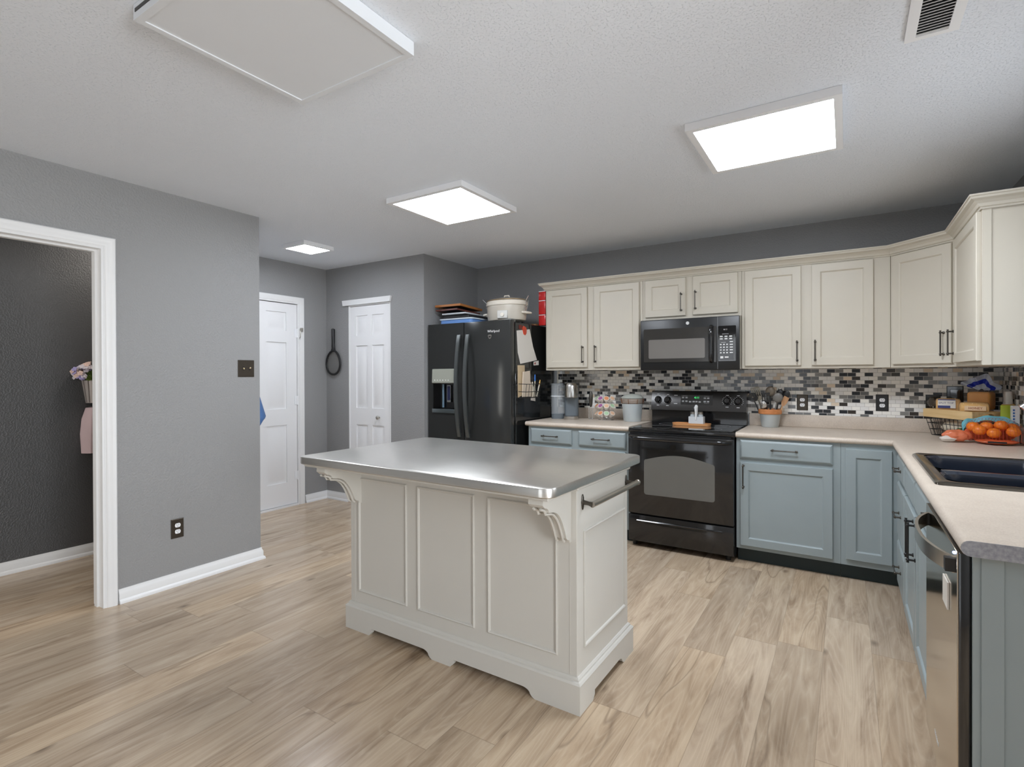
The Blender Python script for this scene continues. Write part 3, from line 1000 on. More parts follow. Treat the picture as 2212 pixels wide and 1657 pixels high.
# ------------------------------------------------------------------ cabinet helpers
def bar_pull(parent, M, L, m=M_PEWTER, local=False):
    """bar pull along local z with two feet; M places the mid point of the bar on the door face (front -y)"""
    b = MB()
    b.tube([(0, -0.026, -L / 2), (0, -0.026, L / 2)], 0.0042, 8, M=M)
    for s in (-1, 1):
        zz = s * (L / 2 - 0.010)
        b.tube([(0, 0.001, zz), (0, -0.004, zz), (0, -0.006, zz), (0, -0.026, zz)], [0.008, 0.008, 0.0045, 0.0045], 10, M=M)
        b.sph((0, -0.026, zz), 0.0072, 10, 8, M=M)
        b.tube([(0, -0.026, s * L / 2 - 0.001), (0, -0.026, s * L / 2 + 0.002)], 0.0055, 8, M=M)
    return part('handle', b, m, parent, local=local)


DOORL = [(0, 0.020), (0, 0.003), (0.003, 0.0), (0.052, 0.0), (0.056, 0.003), (0.060, 0.0085), (0.066, 0.0090)]
DRWL = [(0, 0.020), (0, 0.008), (0.010, 0.001), (0.014, 0.0)]


def front(name, parent, M, w, h, m, loops=DOORL):
    """door or drawer front: local x 0..w, z 0..h, front face at y=0 toward -y"""
    b = MB(); b.rings(w, h, loops, M=M)
    return part(name, b, m, parent, smooth=False)


UY, UD = 4.235, 4.215      # upper face frame, door fronts
UZ0, UZ1 = 1.348, 2.092


def upper_unit(label, x0, x1, z0, doors, xr=None):
    t = thing('wall_cabinet', label, 'cabinet', ((x0 + x1) / 2, (UY + YB) / 2, z0), 0, 'cream upper wall cabinets')
    b = MB(); b.box(x0, x1, UY, YB - 0.001, z0, UZ1, 0.0015, 1)
    part('cabinet_body', b, M_CREAM, t, smooth=False)
    for (dx0, dx1, dz0, dz1, hx, hz) in doors:
        d = front('door', t, T(dx0, UD, dz0), dx1 - dx0, dz1 - dz0, M_CREAM)
        bar_pull(d, T(hx, UD, hz), 0.146)
    return t


upper_unit('cream two-door wall cabinet beside the fridge, leftmost of the upper row', -2.314, -1.411, UZ0,
           [(-2.299, -1.900, 1.372, 2.069, -1.938, 1.485), (-1.836, -1.436, 1.372, 2.069, -1.820, 1.485)])
upper_unit('short cream two-door wall cabinet directly above the microwave', -1.409, -0.658, 1.7435,
           [(-1.386, -1.062, 1.770, 2.069, -1.093, 1.875), (-1.008, -0.681, 1.770, 2.069, -0.985, 1.882)])
upper_unit('tall cream two-door wall cabinet right of the microwave, over the utensil pot', -0.656, 0.244, UZ0,
           [(-0.634, -0.268, 1.368, 2.067, -0.292, 1.468), (-0.204, 0.152, 1.368, 2.067, -0.182, 1.468)])
# diagonal corner unit
CX0, CY1, XE, YE2, YEND = 0.246, UY, 0.537, 3.950, 3.262
t = thing('corner_cabinet', 'cream corner wall cabinet with one diagonal door, above the bread basket', 'cabinet', (0.62, 4.3, UZ0), 0, 'cream upper wall cabinets')
b = MB(); b.prism([(CX0, UY), (XE, YE2), (XR - 0.001, YE2), (XR - 0.001, YB - 0.001), (CX0, YB - 0.001)], 'Z', UZ0, UZ1)
part('cabinet_body', b, M_CREAM, t, smooth=False)
dv = Vector((XE - CX0, YE2 - UY, 0)); dl = dv.length; ang = math.atan2(dv.y, dv.x)
MDG = T(CX0, UY, 0) @ RZ(ang)
d = front('door', t, MDG @ T(0.022, -0.0205, 1.368), dl - 0.036, 0.700, M_CREAM)
bar_pull(d, MDG @ T(dl - 0.055, -0.0205, 1.485), 0.146)
# right-wall unit
t = thing('wall_cabinet', 'cream wall cabinet on the right wall, plain end panel facing the camera', 'cabinet', (0.7, 3.6, UZ0), 0, 'cream upper wall cabinets')
b = MB(); b.box(XE, XR - 0.001, YEND, YE2 - 0.001, UZ0, UZ1, 0.0015, 1)
b.box(XE, XE + 0.032, YEND - 0.004, YEND, UZ0, UZ1)
part('cabinet_body', b, M_CREAM, t, smooth=False)
MR = T(XE - 0.0205, YE2 - 0.035, 1.368) @ RZ(-pi / 2)
d = front('door', t, MR, YE2 - 0.035 - YEND - 0.012, 0.700, M_CREAM)
bar_pull(d, T(XE - 0.0205, YE2 - 0.062, 1.485) @ RZ(-pi / 2), 0.146)

# crown moulding
CR = [(0.0, 2.074), (0.006, 2.074), (0.008, 2.082), (0.014, 2.085), (0.020, 2.098), (0.032, 2.110), (0.046, 2.118), (0.048, 2.128), (0.053, 2.130), (0.053, 2.138), (0.0, 2.138)]
b = MB(); b.sweep(CR, [(-2.3148, YB - 0.002), (-2.3148, UY - 0.0008), (CX0, UY - 0.0008), (XE - 0.0008, YE2), (XE - 0.0008, YEND - 0.0048), (XR - 0.002, YEND - 0.0048)], 1)
single('crown_molding', b, M_CREAM, 'cream stepped crown moulding running along the top of all upper cabinets', 'molding', smooth=False)

# ------------------------------------------------------------------ mosaic backsplash
b = MB()
b.box(-2.352, XR - 0.008, YB - 0.008, YB - 0.0005, 1.0005, UZ0 - 0.0005)
b.box(-1.4095, -0.6575, YB - 0.008, YB - 0.0005, 0.80, 1.0005)
b.box(XR - 0.008, XR - 0.0005, WY1 + 0.01, YB - 0.0005, 1.0005, UZ0 - 0.0005)
single('tile_backsplash', b, M_TILE, 'mosaic backsplash of white, grey and black brick tiles under the upper cabinets', 'backsplash', smooth=False)
b = MB(); b.box(-2.366, -2.3525, YB - 0.012, YB - 0.0005, 1.0005, UZ0 - 0.001)
single('tile_edge_strip', b, M_CREAM, 'pale edge strip ending the mosaic beside the fridge', 'trim', smooth=False)

# ------------------------------------------------------------------ worktops
CT, CB2 = 0.906, 0.868


def nose(front_y, back_y, ct=CT, cb=CB2):
    """profile (y, z) of the worktop with a rounded front nosing"""
    r = (ct - cb) / 2; p = [(back_y, cb)]
    for k in range(9):
        a = -pi / 2 - pi * k / 8
        p.append((front_y + r + r * cos(a), (ct + cb) / 2 + r * sin(a)))
    p.append((back_y, ct))
    return p


t = thing('countertop', 'short greige worktop between fridge and range', 'countertop', (-1.88, 4.2, CB2), 0, 'greige worktops')
b = MB(); b.prism(nose(3.916, YB - 0.001), 'X', -2.350, -1.4185)
part('slab', b, M_CTR, t)
b = MB(); b.box(-2.350, -1.4185, YB - 0.0205, YB - 0.001, CT, 1.0, 0.004, 2)
part('upstand', b, M_CTR, t)

SX0, SX1, SY0, SY1 = 0.290, 0.800, 2.447, 3.243        # sink cut-out
XC, YCE = 0.233, 1.660
t = thing('countertop', 'long greige L-shaped worktop with the sink, right of the range', 'countertop', (0.3, 3.4, CB2), 0, 'greige worktops')
b = MB()
r = (CT - CB2) / 2
# back run up to the mitre, then the right run round the sink
pf = nose(3.916, YB - 0.001)
m = len(pf)
vs = [(-0.6495, y, z) for y, z in pf] + [(XC + (y - 3.916), y, z) for y, z in pf]
fs = [list(range(m)), list(range(m, 2 * m))] + [[i, (i + 1) % m, m + (i + 1) % m, m + i] for i in range(m)]
b.raw(vs, fs)
def xr_(y): return XC + (y - 3.916)
# right run: front nosing strip with mitre
pn = [(y, z) for y, z in nose(XC, SX0)]
m = len(pn)
vs = [(x, YCE + 0.0, z) for x, z in pn] + [(x, 3.916 + (x - XC), z) for x, z in pn]
fs = [list(range(m)), list(range(m, 2 * m))] + [[i, (i + 1) % m, m + (i + 1) % m, m + i] for i in range(m)]
b.raw(vs, fs)
ymi = 3.916 + (SX0 - XC)
b.prism([(SX0, SY1), (XR - 0.001, SY1), (XR - 0.001, YB - 0.001), (xr_(YB - 0.001), YB - 0.001), (SX0, ymi)], 'Z', CB2, CT)
b.box(SX0, XR - 0.001, YCE, SY0, CB2, CT)
b.box(SX1, XR - 0.001, SY0, SY1, CB2, CT)
part('slab', b, M_CTR, t)
b = MB(); b.box(-0.6495, XR - 0.021, YB - 0.0205, YB - 0.001, CT, 1.0, 0.004, 2); b.box(XR - 0.0205, XR - 0.001, 1.665, YB - 0.001, CT, 1.0, 0.004, 2)
part('upstand', b, M_CTR, t)
b = MB(); b.prism([(x, z) for x, z in nose(XC + 0.0005, XR - 0.001)], 'Y', YCE - 0.0015, YCE - 0.0001)
part('end_cap', b, M_CTRE, t, label='grey speckled end cap')

# ------------------------------------------------------------------ base cabinets
BY, BF = 3.945, 3.925
t = thing('base_cabinet', 'blue-grey base cabinet between fridge and range, two drawers showing over the island', 'cabinet', (-1.88, 4.2, 0), 0, 'blue-grey base cabinets')
b = MB(); b.box(-2.330, -1.4195, BY, YB - 0.001, 0.10, CB2, 0.001, 1)
part('cabinet_body', b, M_BLUE, t, smooth=False)
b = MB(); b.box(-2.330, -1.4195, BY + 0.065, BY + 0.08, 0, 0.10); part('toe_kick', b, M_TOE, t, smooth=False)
for x0, x1 in ((-2.301, -1.914), (-1.850, -1.449)):
    d = front('drawer', t, T(x0, BF, 0.728), x1 - x0, 0.123, M_BLUE, DRWL)
    bar_pull(d, T((x0 + x1) / 2, BF, 0.792) @ RY(pi / 2), 0.150)
    d = front('door', t, T(x0, BF, 0.126), x1 - x0, 0.575, M_BLUE)
    bar_pull(d, T(x1 - 0.03 if x0 < -2 else x0 + 0.03, BF, 0.60), 0.150)

t = thing('base_cabinet', 'blue-grey base cabinet right of the range with one drawer over one wide door', 'cabinet', (-0.33, 4.2, 0), 0, 'blue-grey base cabinets')
b = MB(); b.box(-0.6485, -0.0305, BY, YB - 0.001, 0.10, CB2, 0.001, 1)
part('cabinet_body', b, M_BLUE, t, smooth=False)
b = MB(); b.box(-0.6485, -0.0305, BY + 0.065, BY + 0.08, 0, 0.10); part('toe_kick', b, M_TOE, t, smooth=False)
d = front('drawer', t, T(-0.622, BF, 0.727), 0.548, 0.127, M_BLUE, DRWL)
bar_pull(d, T(-0.348, BF, 0.797) @ RY(pi / 2), 0.160)
d = front('door', t, T(-0.622, BF, 0.126), 0.549, 0.574, M_BLUE)
bar_pull(d, T(-0.600, BF, 0.605), 0.165)

RXF, RXD = 0.263, 0.243        # right run: face frame, door fronts
t = thing('base_cabinet', 'blue-grey corner base cabinet with a single tall narrow door', 'cabinet', (0.4, 4.2, 0), 0, 'blue-grey base cabinets')
b = MB(); b.box(-0.0295, XR - 0.001, BY, YB - 0.001, 0.10, CB2, 0.001, 1); b.box(RXF, XR - 0.001, 3.730, BY, 0.10, CB2)
part('cabinet_body', b, M_BLUE, t, smooth=False)
b = MB(); b.box(-0.0295, RXF + 0.065, BY + 0.065, BY + 0.08, 0, 0.10); b.box(RXF + 0.065, RXF + 0.08, 3.730, BY + 0.065, 0, 0.10)
part('toe_kick', b, M_TOE, t, smooth=False)
front('door', t, T(-0.003, BF, 0.140), 0.238, 0.696, M_BLUE)

t = thing('base_cabinet', 'blue-grey stack of three drawers on the right run near the corner', 'cabinet', (0.55, 3.5, 0), 0, 'blue-grey base cabinets')
b = MB(); b.box(RXF, XR - 0.001, 3.276, 3.729, 0.10, CB2, 0.001, 1)
part('cabinet_body', b, M_BLUE, t, smooth=False)
b = MB(); b.box(RXF + 0.065, RXF + 0.08, 3.276, 3.729, 0, 0.10); part('toe_kick', b, M_TOE, t, smooth=False)
for z0, z1, zh in ((0.727, 0.852, 0.790), (0.395, 0.700, 0.548), (0.126, 0.368, 0.252)):
    d = front('drawer', t, T(RXD, 3.715, z0) @ RZ(-pi / 2), 0.425, z1 - z0, M_BLUE, DRWL)
    bar_pull(d, T(RXD, 3.50, zh) @ RZ(-pi / 2) @ RY(pi / 2), 0.130)

t = thing('base_cabinet', 'blue-grey sink base cabinet with two doors, next to the dishwasher', 'cabinet', (0.55, 2.83, 0), 0, 'blue-grey base cabinets')
b = MB(); b.box(RXF, RXF + 0.02, 2.3105, 3.275, 0.10, CB2, 0.001, 1)
b.box(RXF + 0.02, XR - 0.001, 2.3105, 2.330, 0.10, CB2); b.box(RXF + 0.02, XR - 0.001, 3.257, 3.275, 0.10, CB2); b.box(RXF + 0.02, XR - 0.001, 2.330, 3.257, 0.10, 0.118)
part('cabinet_body', b, M_BLUE, t, smooth=False)
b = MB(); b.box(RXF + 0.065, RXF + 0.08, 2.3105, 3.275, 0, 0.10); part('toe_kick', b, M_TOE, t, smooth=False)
for y1, hy in ((3.258, 2.835), (2.785, 2.755)):
    front('false_drawer', t, T(RXD, y1, 0.727) @ RZ(-pi / 2), 0.450, 0.125, M_BLUE, DRWL)
    d = front('door', t, T(RXD, y1, 0.126) @ RZ(-pi / 2), 0.450, 0.574, M_BLUE)
    bar_pull(d, T(RXD, hy, 0.600) @ RZ(-pi / 2), 0.165, M_BLKM)

t = thing('end_panel', 'blue-grey end panel of the peninsula at the right edge, below the worktop end', 'cabinet', (0.57, 1.7, 0))
b = MB(); b.box(0.2605, XR - 0.001, 1.690, 1.7005, 0.0, CB2, 0.001, 1)
part('panel', b, M_BLUE, t, smooth=False)
for xa_, xb_ in ((0.276, 0.318), (0.80, XR - 0.001)):
    b = MB(); b.box(xa_, xb_, 1.684, 1.690, 0.0, CB2, 0.0008, 1)
    part('stile', b, M_BLUE, t, smooth=False)

# ------------------------------------------------------------------ dishwasher
t = thing('dishwasher', 'stainless dishwasher with black edges and a bowed bar handle, in the peninsula', 'dishwasher', (0.55, 2.0, 0))
b = MB(); b.box(0.262, XR - 0.02, 1.7025, 2.309, 0.03, CB2 - 0.004)
part('body', b, M_BLACK, t, smooth=False)
b = MB(); b.box(0.236, 0.2615, 1.7025, 2.309, 0.10, CB2 - 0.006, 0.003, 2)
door = part('door', b, M_BLACK, t)
b = MB(); b.box(0.2335, 0.237, 1.709, 2.307, 0.105, 0.862, 0.0012, 1)
part('steel_front', b, M_DWSTEEL, door)
b = MB(); b.box(0.315, 0.33, 1.7025, 2.309, 0.0, 0.10); part('toe_kick', b, M_BLKM, t, smooth=False)
b = MB()
vs = []; fs = []
N = 24
for i in range(N + 1):
    u = i / N
    y = 2.262 - 0.515 * u
    d = 0.050 * (1 - abs(2 * u - 1) ** 2.6)
    for dz, dd in ((-0.021, 0.0), (0.021, 0.0), (0.021, 0.009), (-0.021, 0.009)):
        vs.append((0.2335 - d + dd - 0.004, y, 0.818 + dz))
for i in range(N):
    for k in range(4):
        fs.append([i * 4 + k, i * 4 + (k + 1) % 4, (i + 1) * 4 + (k + 1) % 4, (i + 1) * 4 + k])
fs += [[0, 1, 2, 3], [N * 4 + k for k in range(4)]]
b.raw(vs, fs)
part('handle', b, M_STEEL, t)
for ya_, yb_ in ((2.246, 2.270), (1.739, 1.763)):
    b = MB(); b.box(0.214, 0.2335, ya_, yb_, 0.801, 0.835)
    part('handle_mount', b, M_BLKM, t, smooth=False)
b = MB(); b.sph((0.2325, 1.742, 0.851), 0.004, 10, 8)
part('indicator', b, emit('blue_white_led', (170, 190, 255), 2.0), t)
text('brand_lettering', 'Whirlpool', 0.018, T(0.2332, 2.06, 0.190) @ FACE_XM, M_PRINT, t)
b = MB(); b.box(0.2290, 0.2330, 1.825, 1.905, 0.672, 0.745)
t2 = single('magnet_sign', b, M_PAPER, 'small white clean or dirty magnet on the dishwasher front', 'magnet', smooth=False)

# ------------------------------------------------------------------ sink and faucet
t = thing('sink', 'black double bowl drop-in sink with a shiny rim in the right worktop', 'sink', (0.55, 2.845, CT))
M_SINK = mat('sink_black', (34, 40, 52), 0.14, 0.0, spec=0.7, coat=0.5)
M_SRIM = mat('sink_rim_bronze', (96, 90, 82), 0.14, 0.85)


def rrect(x0, x1, y0, y1, r, n=6):
    p = []
    for cx, cy, a0 in ((x1 - r, y0 + r, -pi / 2), (x1 - r, y1 - r, 0), (x0 + r, y1 - r, pi / 2), (x0 + r, y0 + r, pi)):
        for k in range(n + 1):
            a = a0 + pi / 2 * k / n
            p.append((cx + r * cos(a), cy + r * sin(a)))
    return p


def bowl(b, x0, x1, y0, y1, ztop, depth, r=0.06):
    loops = [(rrect(x0 - 0.012, x1 + 0.012, y0 - 0.012, y1 + 0.012, r + 0.01), ztop), (rrect(x0, x1, y0, y1, r), ztop - 0.010),
             (rrect(x0 + 0.012, x1 - 0.012, y0 + 0.012, y1 - 0.012, r), ztop - depth + 0.03), (rrect(x0 + 0.05, x1 - 0.05, y0 + 0.05, y1 - 0.05, r), ztop - depth)]
    vs = []; fs = []
    for lp, z in loops:
        vs += [(a, c, z) for a, c in lp]
    n = len(loops[0][0])
    for i in range(len(loops) - 1):
        for k in range(n):
            fs.append([i * n + k, i * n + (k + 1) % n, (i + 1) * n + (k + 1) % n, (i + 1) * n + k])
    fs.append([len(vs) - n + k for k in range(n)])
    b.raw(vs, fs)


RX0, RX1, RY0, RY1 = 0.272, 0.818, 2.427, 3.263
b = MB()
lo = [(rrect(RX0, RX1, RY0, RY1, 0.025), 0.9062), (rrect(RX0 + 0.002, RX1 - 0.002, RY0 + 0.002, RY1 - 0.002, 0.025), 0.914), (rrect(RX0 + 0.012, RX1 - 0.012, RY0 + 0.012, RY1 - 0.012, 0.025), 0.920),
      (rrect(RX0 + 0.026, RX1 - 0.026, RY0 + 0.026, RY1 - 0.026, 0.03), 0.9165), (rrect(RX0 + 0.040, RX1 - 0.040, RY0 + 0.040, RY1 - 0.040, 0.04), 0.9165)]
vs = []; fs = []
for lp, z in lo:
    vs += [(a, c, z) for a, c in lp]
n = len(lo[0][0])
for i in range(len(lo) - 1):
    for k in range(n):
        fs.append([i * n + k, i * n + (k + 1) % n, (i + 1) * n + (k + 1) % n, (i + 1) * n + k])
b.raw(vs, fs)
part('rim', b, M_SRIM, t)
b = MB()
bowl(b, 0.325, 0.715, 2.780, 3.205, 0.9165, 0.19)
bowl(b, 0.325, 0.715, 2.485, 2.720, 0.9165, 0.17)
b.box(0.325, 0.715, 2.733, 2.767, 0.905, 0.9165, 0.005, 2)
b.box(0.728, 0.780, 2.465, 3.22, 0.908, 0.9165, 0.003, 1)
part('bowl', b, M_SINK, t)

t = thing('faucet', 'chrome kitchen faucet at the right edge, its spout reaching over the sink', 'faucet', (0.755, 2.90, 0.9165))
b = MB(); b.lathe([(0.0, 0), (0.030, 0), (0.030, 0.012), (0.018, 0.03), (0.016, 0.06), (0.0, 0.06)], (0.755, 2.90, 0.9165), 20)
part('base', b, M_CHROME, t)
b = MB()
pts = [(0.755, 2.90, 0.96), (0.755, 2.90, 1.14)]
for k in range(1, 9):
    a = pi * 0.5 * k / 8 * 1.3
    pts.append((0.755 - 0.075 * (1 - cos(a)), 2.90, 1.14 + 0.075 * sin(a)))
pts += [(0.632, 2.90, 1.195), (0.600, 2.90, 1.165)]
b.tube(pts, [0.013] * (len(pts) - 2) + [0.014, 0.016], 12)
part('spout', b, M_CHROME, t)
b = MB(); b.tube([(0.755, 2.905, 0.975), (0.755, 2.955, 0.995), (0.745, 2.985, 1.03)], [0.009, 0.007, 0.005], 10)
part('lever', b, M_CHROME, t)

# ------------------------------------------------------------------ range
RL, RR = -1.4135, -0.6540
t = thing('range', 'black freestanding electric range with glass cooktop and arched oven window', 'stove', (-1.034, 4.2, 0))
b = MB(); b.box(RL + 0.004, RR - 0.004, 3.930, 4.530, 0.035, 0.880)
part('body', b, M_BLKM, t, smooth=False)
b = MB(); b.box(RL, RR, 3.905, 4.46, 0.868, 0.900, 0.006, 2)
ct = part('cooktop_frame', b, M_BLACK, t)
b = MB(); b.box(RL + 0.022, RR - 0.022, 3.945, 4.445, 0.8995, 0.9045, 0.0015, 1)
part('cooktop_glass', b, M_BLACKG, ct)
b = MB()
for cx, cy, rr_ in ((-1.22, 4.06, 0.115), (-0.85, 4.06, 0.085), (-1.22, 4.32, 0.08), (-0.85, 4.32, 0.10)):
    b.lathe([(rr_ - 0.002, 0.0), (rr_ - 0.002, 0.0004), (rr_, 0.0004), (rr_, 0.0)], (cx, cy, 0.9045), 40)
part('burner_rings', b, M_GREYP, ct)
# oven door
b = MB(); b.box(RL + 0.003, RR - 0.003, 3.885, 3.9295, 0.256, 0.858, 0.006, 2)
od = part('oven_door', b, M_BLACK, t)
b = MB()
pts = []
x0, x1, zb, zs, zt = -1.287, -0.780, 0.407, 0.672, 0.714
rc = 0.018
for cx, cz, a0 in ((x1 - rc, zb + rc, -pi / 2), (x1 - rc, zs - rc, 0)):
    for k in range(5):
        a = a0 + pi / 2 * k / 4
        pts.append((cx + rc * cos(a), cz + rc * sin(a)))
for k in range(1, 16):
    u = k / 16
    pts.append((x1 - rc + (x0 + rc - x1 + rc) * u, zs + (zt - zs) * sin(pi * u)))
for cx, cz, a0 in ((x0 + rc, zs - rc, pi / 2), (x0 + rc, zb + rc, pi)):
    for k in range(5):
        a = a0 + pi / 2 * k / 4
        pts.append((cx + rc * cos(a), cz + rc * sin(a)))
b.prism(pts, 'Y', 3.8835, 3.886)
win = part('oven_window', b, M_OVENWIN, od, label='smoked grey arched window')
b = MB()
hp = []
for k in range(25):
    u = k / 24
    hp.append((RL + 0.022 + (RR - RL - 0.044) * u, 3.885 - 0.050 * min(1, min(u, 1 - u) * 14) - 0.004 * sin(pi * u), 0.834))
b.tube(hp, 0.0165, 12)
part('handle', b, M_BLACK, od)
b = MB(); b.box(RL + 0.02, RR - 0.02, 3.889, 3.905, 0.860, 0.867)
part('door_gap', b, M_BLKM, t, smooth=False)
b = MB(); b.prism([(-0.021, -0.017), (0.021, -0.017), (0.021, 0.017), (-0.021, 0.017)], 'Y', 3.8838, 3.886, M=T(-1.07, 0, 0.775))
bd = part('door_badge', b, M_BLACKG, od, smooth=False)
# drawer
b = MB(); b.box(RL + 0.003, RR - 0.003, 3.888, 3.9295, 0.045, 0.246, 0.006, 2)
dr = part('storage_drawer', b, M_BLACK, t)
b = MB()
b.prism([(3.8875, 0.195), (3.878, 0.198), (3.876, 0.205), (3.880, 0.210), (3.8875, 0.206)], 'X', RL + 0.07, RR - 0.08)
part('drawer_lip', b, M_BLACK, dr)
for x in (RL + 0.03, RR - 0.05):
    for y in (3.96, 4.48):
        b = MB(); b.tube([(x, y, 0.0), (x, y, 0.036)], 0.018, 10)
        part('leveling_foot', b, M_BLKM, t)
# backguard: recessed lower band, tilted control panel above
b = MB(); b.box(RL + 0.004, RR - 0.004, 4.470, 4.530, 0.900, 1.01)
bgd = part('backguard', b, M_BLACK, t, smooth=False)
b = MB()
b.prism([(4.450, 1.006), (4.445, 1.010), (4.472, 1.158), (4.482, 1.170), (4.530, 1.170), (4.530, 1.006)], 'X', RL + 0.004, RR - 0.004)
cp = part('control_panel', b, mat('charcoal_panel', (52, 50, 48), 0.25, 0.3), t)
slope = math.atan2(0.027, 0.148)


def panel_pt(x, z, out=0.0):
    y = 4.445 + (z - 1.010) * (0.027 / 0.148)
    return Vector((x, y - out * cos(slope), z + out * sin(slope)))


PR = RX(-slope)
for i, (kx, kz) in enumerate(((-1.352, 1.095), (-1.272, 1.093), (-0.800, 1.094), (-0.718, 1.092))):
    b = MB()
    q = panel_pt(kx, kz)
    MK = T(*q) @ PR @ RX(pi / 2)
    b.lathe([(0.0, 0.001), (0.030, 0.001), (0.029, 0.008), (0.024, 0.012), (0.021, 0.026), (0.018, 0.029), (0.0, 0.029)], (0, 0, 0), 24, M=MK)
    b.box(-0.0045, 0.0045, -0.021, 0.021, 0.026, 0.035, 0.002, 1, M=MK)
    kb = part('knob', b, M_BLACK, cp)
    b = MB()
    for k in range(13):
        a = -pi * 0.72 + 2 * pi * 0.72 * k / 12 + pi / 2
        if abs(k - 6) == 0:
            continue
        b.box(-0.0011, 0.0011, 0.033, 0.039, 0.0006, 0.0012, M=MK @ RZ(a + pi / 2 - pi))
    b.box(-0.010, 0.010, 0.044, 0.0475, 0.0006, 0.0012, M=MK); b.box(-0.011, 0.011, -0.050, -0.0465, 0.0006, 0.0012, M=MK)
    part('dial_marks', b, M_PRINT, cp, smooth=False)
b = MB()
dq = panel_pt(-1.037, 1.098)
MDQ = T(*dq) @ PR
b.box(-0.126, 0.126, -0.0015, 0.001, -0.040, 0.040, 0.0005, 1, M=MDQ)
ds = part('display', b, M_BLACKG, cp, smooth=False)
b = MB()
for (bx, bz) in [(-.108, .018), (-.080, .018), (-.108, -.012), (-.080, -.012), (-.050, -.016), (-.022, -.014), (0.0, -.014), (.026, -.016), (.066, .016), (.092, .016), (.066, -.012), (.092, -.012)]:
    b.box(bx - 0.009, bx + 0.009, -0.0022, -0.0014, bz - 0.006, bz + 0.006, M=MDQ)
b.box(-.114, -.072, -0.0022, -0.0014, .031, .033, M=MDQ); b.box(.060, .100, -0.0022, -0.0014, .030, .032, M=MDQ); b.box(.060, .100, -0.0022, -0.0014, -.026, -.024, M=MDQ)
part('button_marks', b, M_GREYP, ds, smooth=False)
text('clock_digits', '4:11', 0.024, MDQ @ T(0.002, -0.0018, 0.018) @ FACE_Y, M_GREEND, ds)
b = MB()
for bz in (0.036, -0.034):
    b.box(-0.014, 0.014, -0.0012, 0.0, bz - 0.002, bz + 0.002, M=T(*panel_pt(-1.205, 1.098)) @ PR)
part('panel_print', b, M_PRINT, cp, smooth=False)
b = MB(); b.lathe([(0, 0), (0.011, 0), (0.011, 0.0025), (0.008, 0.0025), (0.008, 0.0015), (0, 0.0015)], (0, 0, 0), 24, M=T(*panel_pt(-1.043, 1.034)) @ PR @ RX(pi / 2))
part('round_emblem', b, M_PRINT, cp)

# ------------------------------------------------------------------ microwave
t = thing('microwave', 'black over-the-range microwave with a grey window and keypad', 'microwave', (-1.034, 4.35, 1.341))
b = MB(); b.box(-1.4055, -0.6600, 4.190, YB - 0.010, 1.345, 1.742)
part('body', b, M_BLKM, t, smooth=False)
b = MB(); b.box(-1.4055, -0.6600, 4.158, 4.1895, 1.341, 1.742, 0.008, 2)
mf = part('front_panel', b, mat('microwave_black', (24, 25, 26), 0.34, spec=0.5), t)
b = MB(); b.prism(rrect(-1.374, -0.858, 1.405, 1.668, 0.008, 3), 'Y', 4.148, 4.159)
md = part('door', b, M_MICDOOR, t)
b = MB(); b.prism(rrect(-1.334, -0.902, 1.433, 1.583, 0.010, 4), 'Y', 4.1465, 4.1485)
part('window', b, M_MICWIN, md, label='grey mesh window')
b = MB()
for k in range(1):
    pts = [(-0.855, 4.150, 1.405), (-0.855, 4.128, 1.415), (-0.855, 4.120, 1.46), (-0.855, 4.119, 1.54), (-0.855, 4.120, 1.61), (-0.855, 4.128, 1.655), (-0.855, 4.150, 1.666)]
    b.tube(pts, 0.0155, 12)
part('handle', b, M_BLACK, md)
b = MB(); b.prism(rrect(-0.838, -0.820, 1.400, 1.668, 0.003, 2), 'Y', 4.146, 4.159)
part('door_edge', b, M_MICDOOR, md)
b = MB(); b.prism(rrect(-0.808, -0.684, 1.405, 1.668, 0.006, 3), 'Y', 4.1545, 4.159)
kp = part('keypad', b, M_BLACKG, t)
b = MB()
for r_ in range(4):
    for c_ in range(3):
        b.box(-0.795 + c_ * 0.022, -0.784 + c_ * 0.022, 4.1538, 4.1546, 1.525 - r_ * 0.0205, 1.534 - r_ * 0.0205)
for zz in (1.585, 1.567):
    for c_ in range(3):
        b.box(-0.796 + c_ * 0.033, -0.776 + c_ * 0.033, 4.1538, 4.1546, zz, zz + 0.009)
for zz in (1.545, 1.525, 1.505, 1.485, 1.465):
    b.box(-0.727, -0.705, 4.1538, 4.1546, zz, zz + 0.0075)
b.box(-0.793, -0.772, 4.1538, 4.1546, 1.426, 1.442); b.box(-0.762, -0.735, 4.1538, 4.1546, 1.430, 1.440)
b.box(-0.780, -0.735, 4.1538, 4.1546, 1.606, 1.608); b.box(-0.788, -0.755, 4.1538, 4.1546, 1.5445, 1.5465)
part('key_marks', b, M_PRINT, kp, smooth=False)
b = MB()
b.box(-0.697, -0.695, 4.1538, 4.1546, 1.412, 1.60); b.box(-0.80, -0.695, 4.1538, 4.1546, 1.410, 1.412)
part('key_outline', b, M_GREYP, kp, smooth=False)
text('clock_digits', '4:11', 0.016, T(-0.757, 4.1542, 1.640) @ FACE_Y, M_PRINT, kp)
b = MB(); b.lathe([(0, 0), (0.0125, 0), (0.0125, 0.003), (0.0085, 0.003), (0.0085, 0.0018), (0.004, 0.0018), (0.003, 0.003), (0, 0.003)], (0, 0, 0), 24, M=T(-1.032, 4.158, 1.703) @ RX(pi / 2))
part('round_emblem', b, M_PRINT, mf)
b = MB(); b.box(-0.8135, -0.8115, 4.1572, 4.158, 1.345, 1.74); part('seam', b, M_GREYP, mf, smooth=False)
b = MB(); b.box(-0.6590, -0.6575, 4.170, 4.235, 1.345, 1.742); part('side_trim', b, M_NICKEL, t, smooth=False)

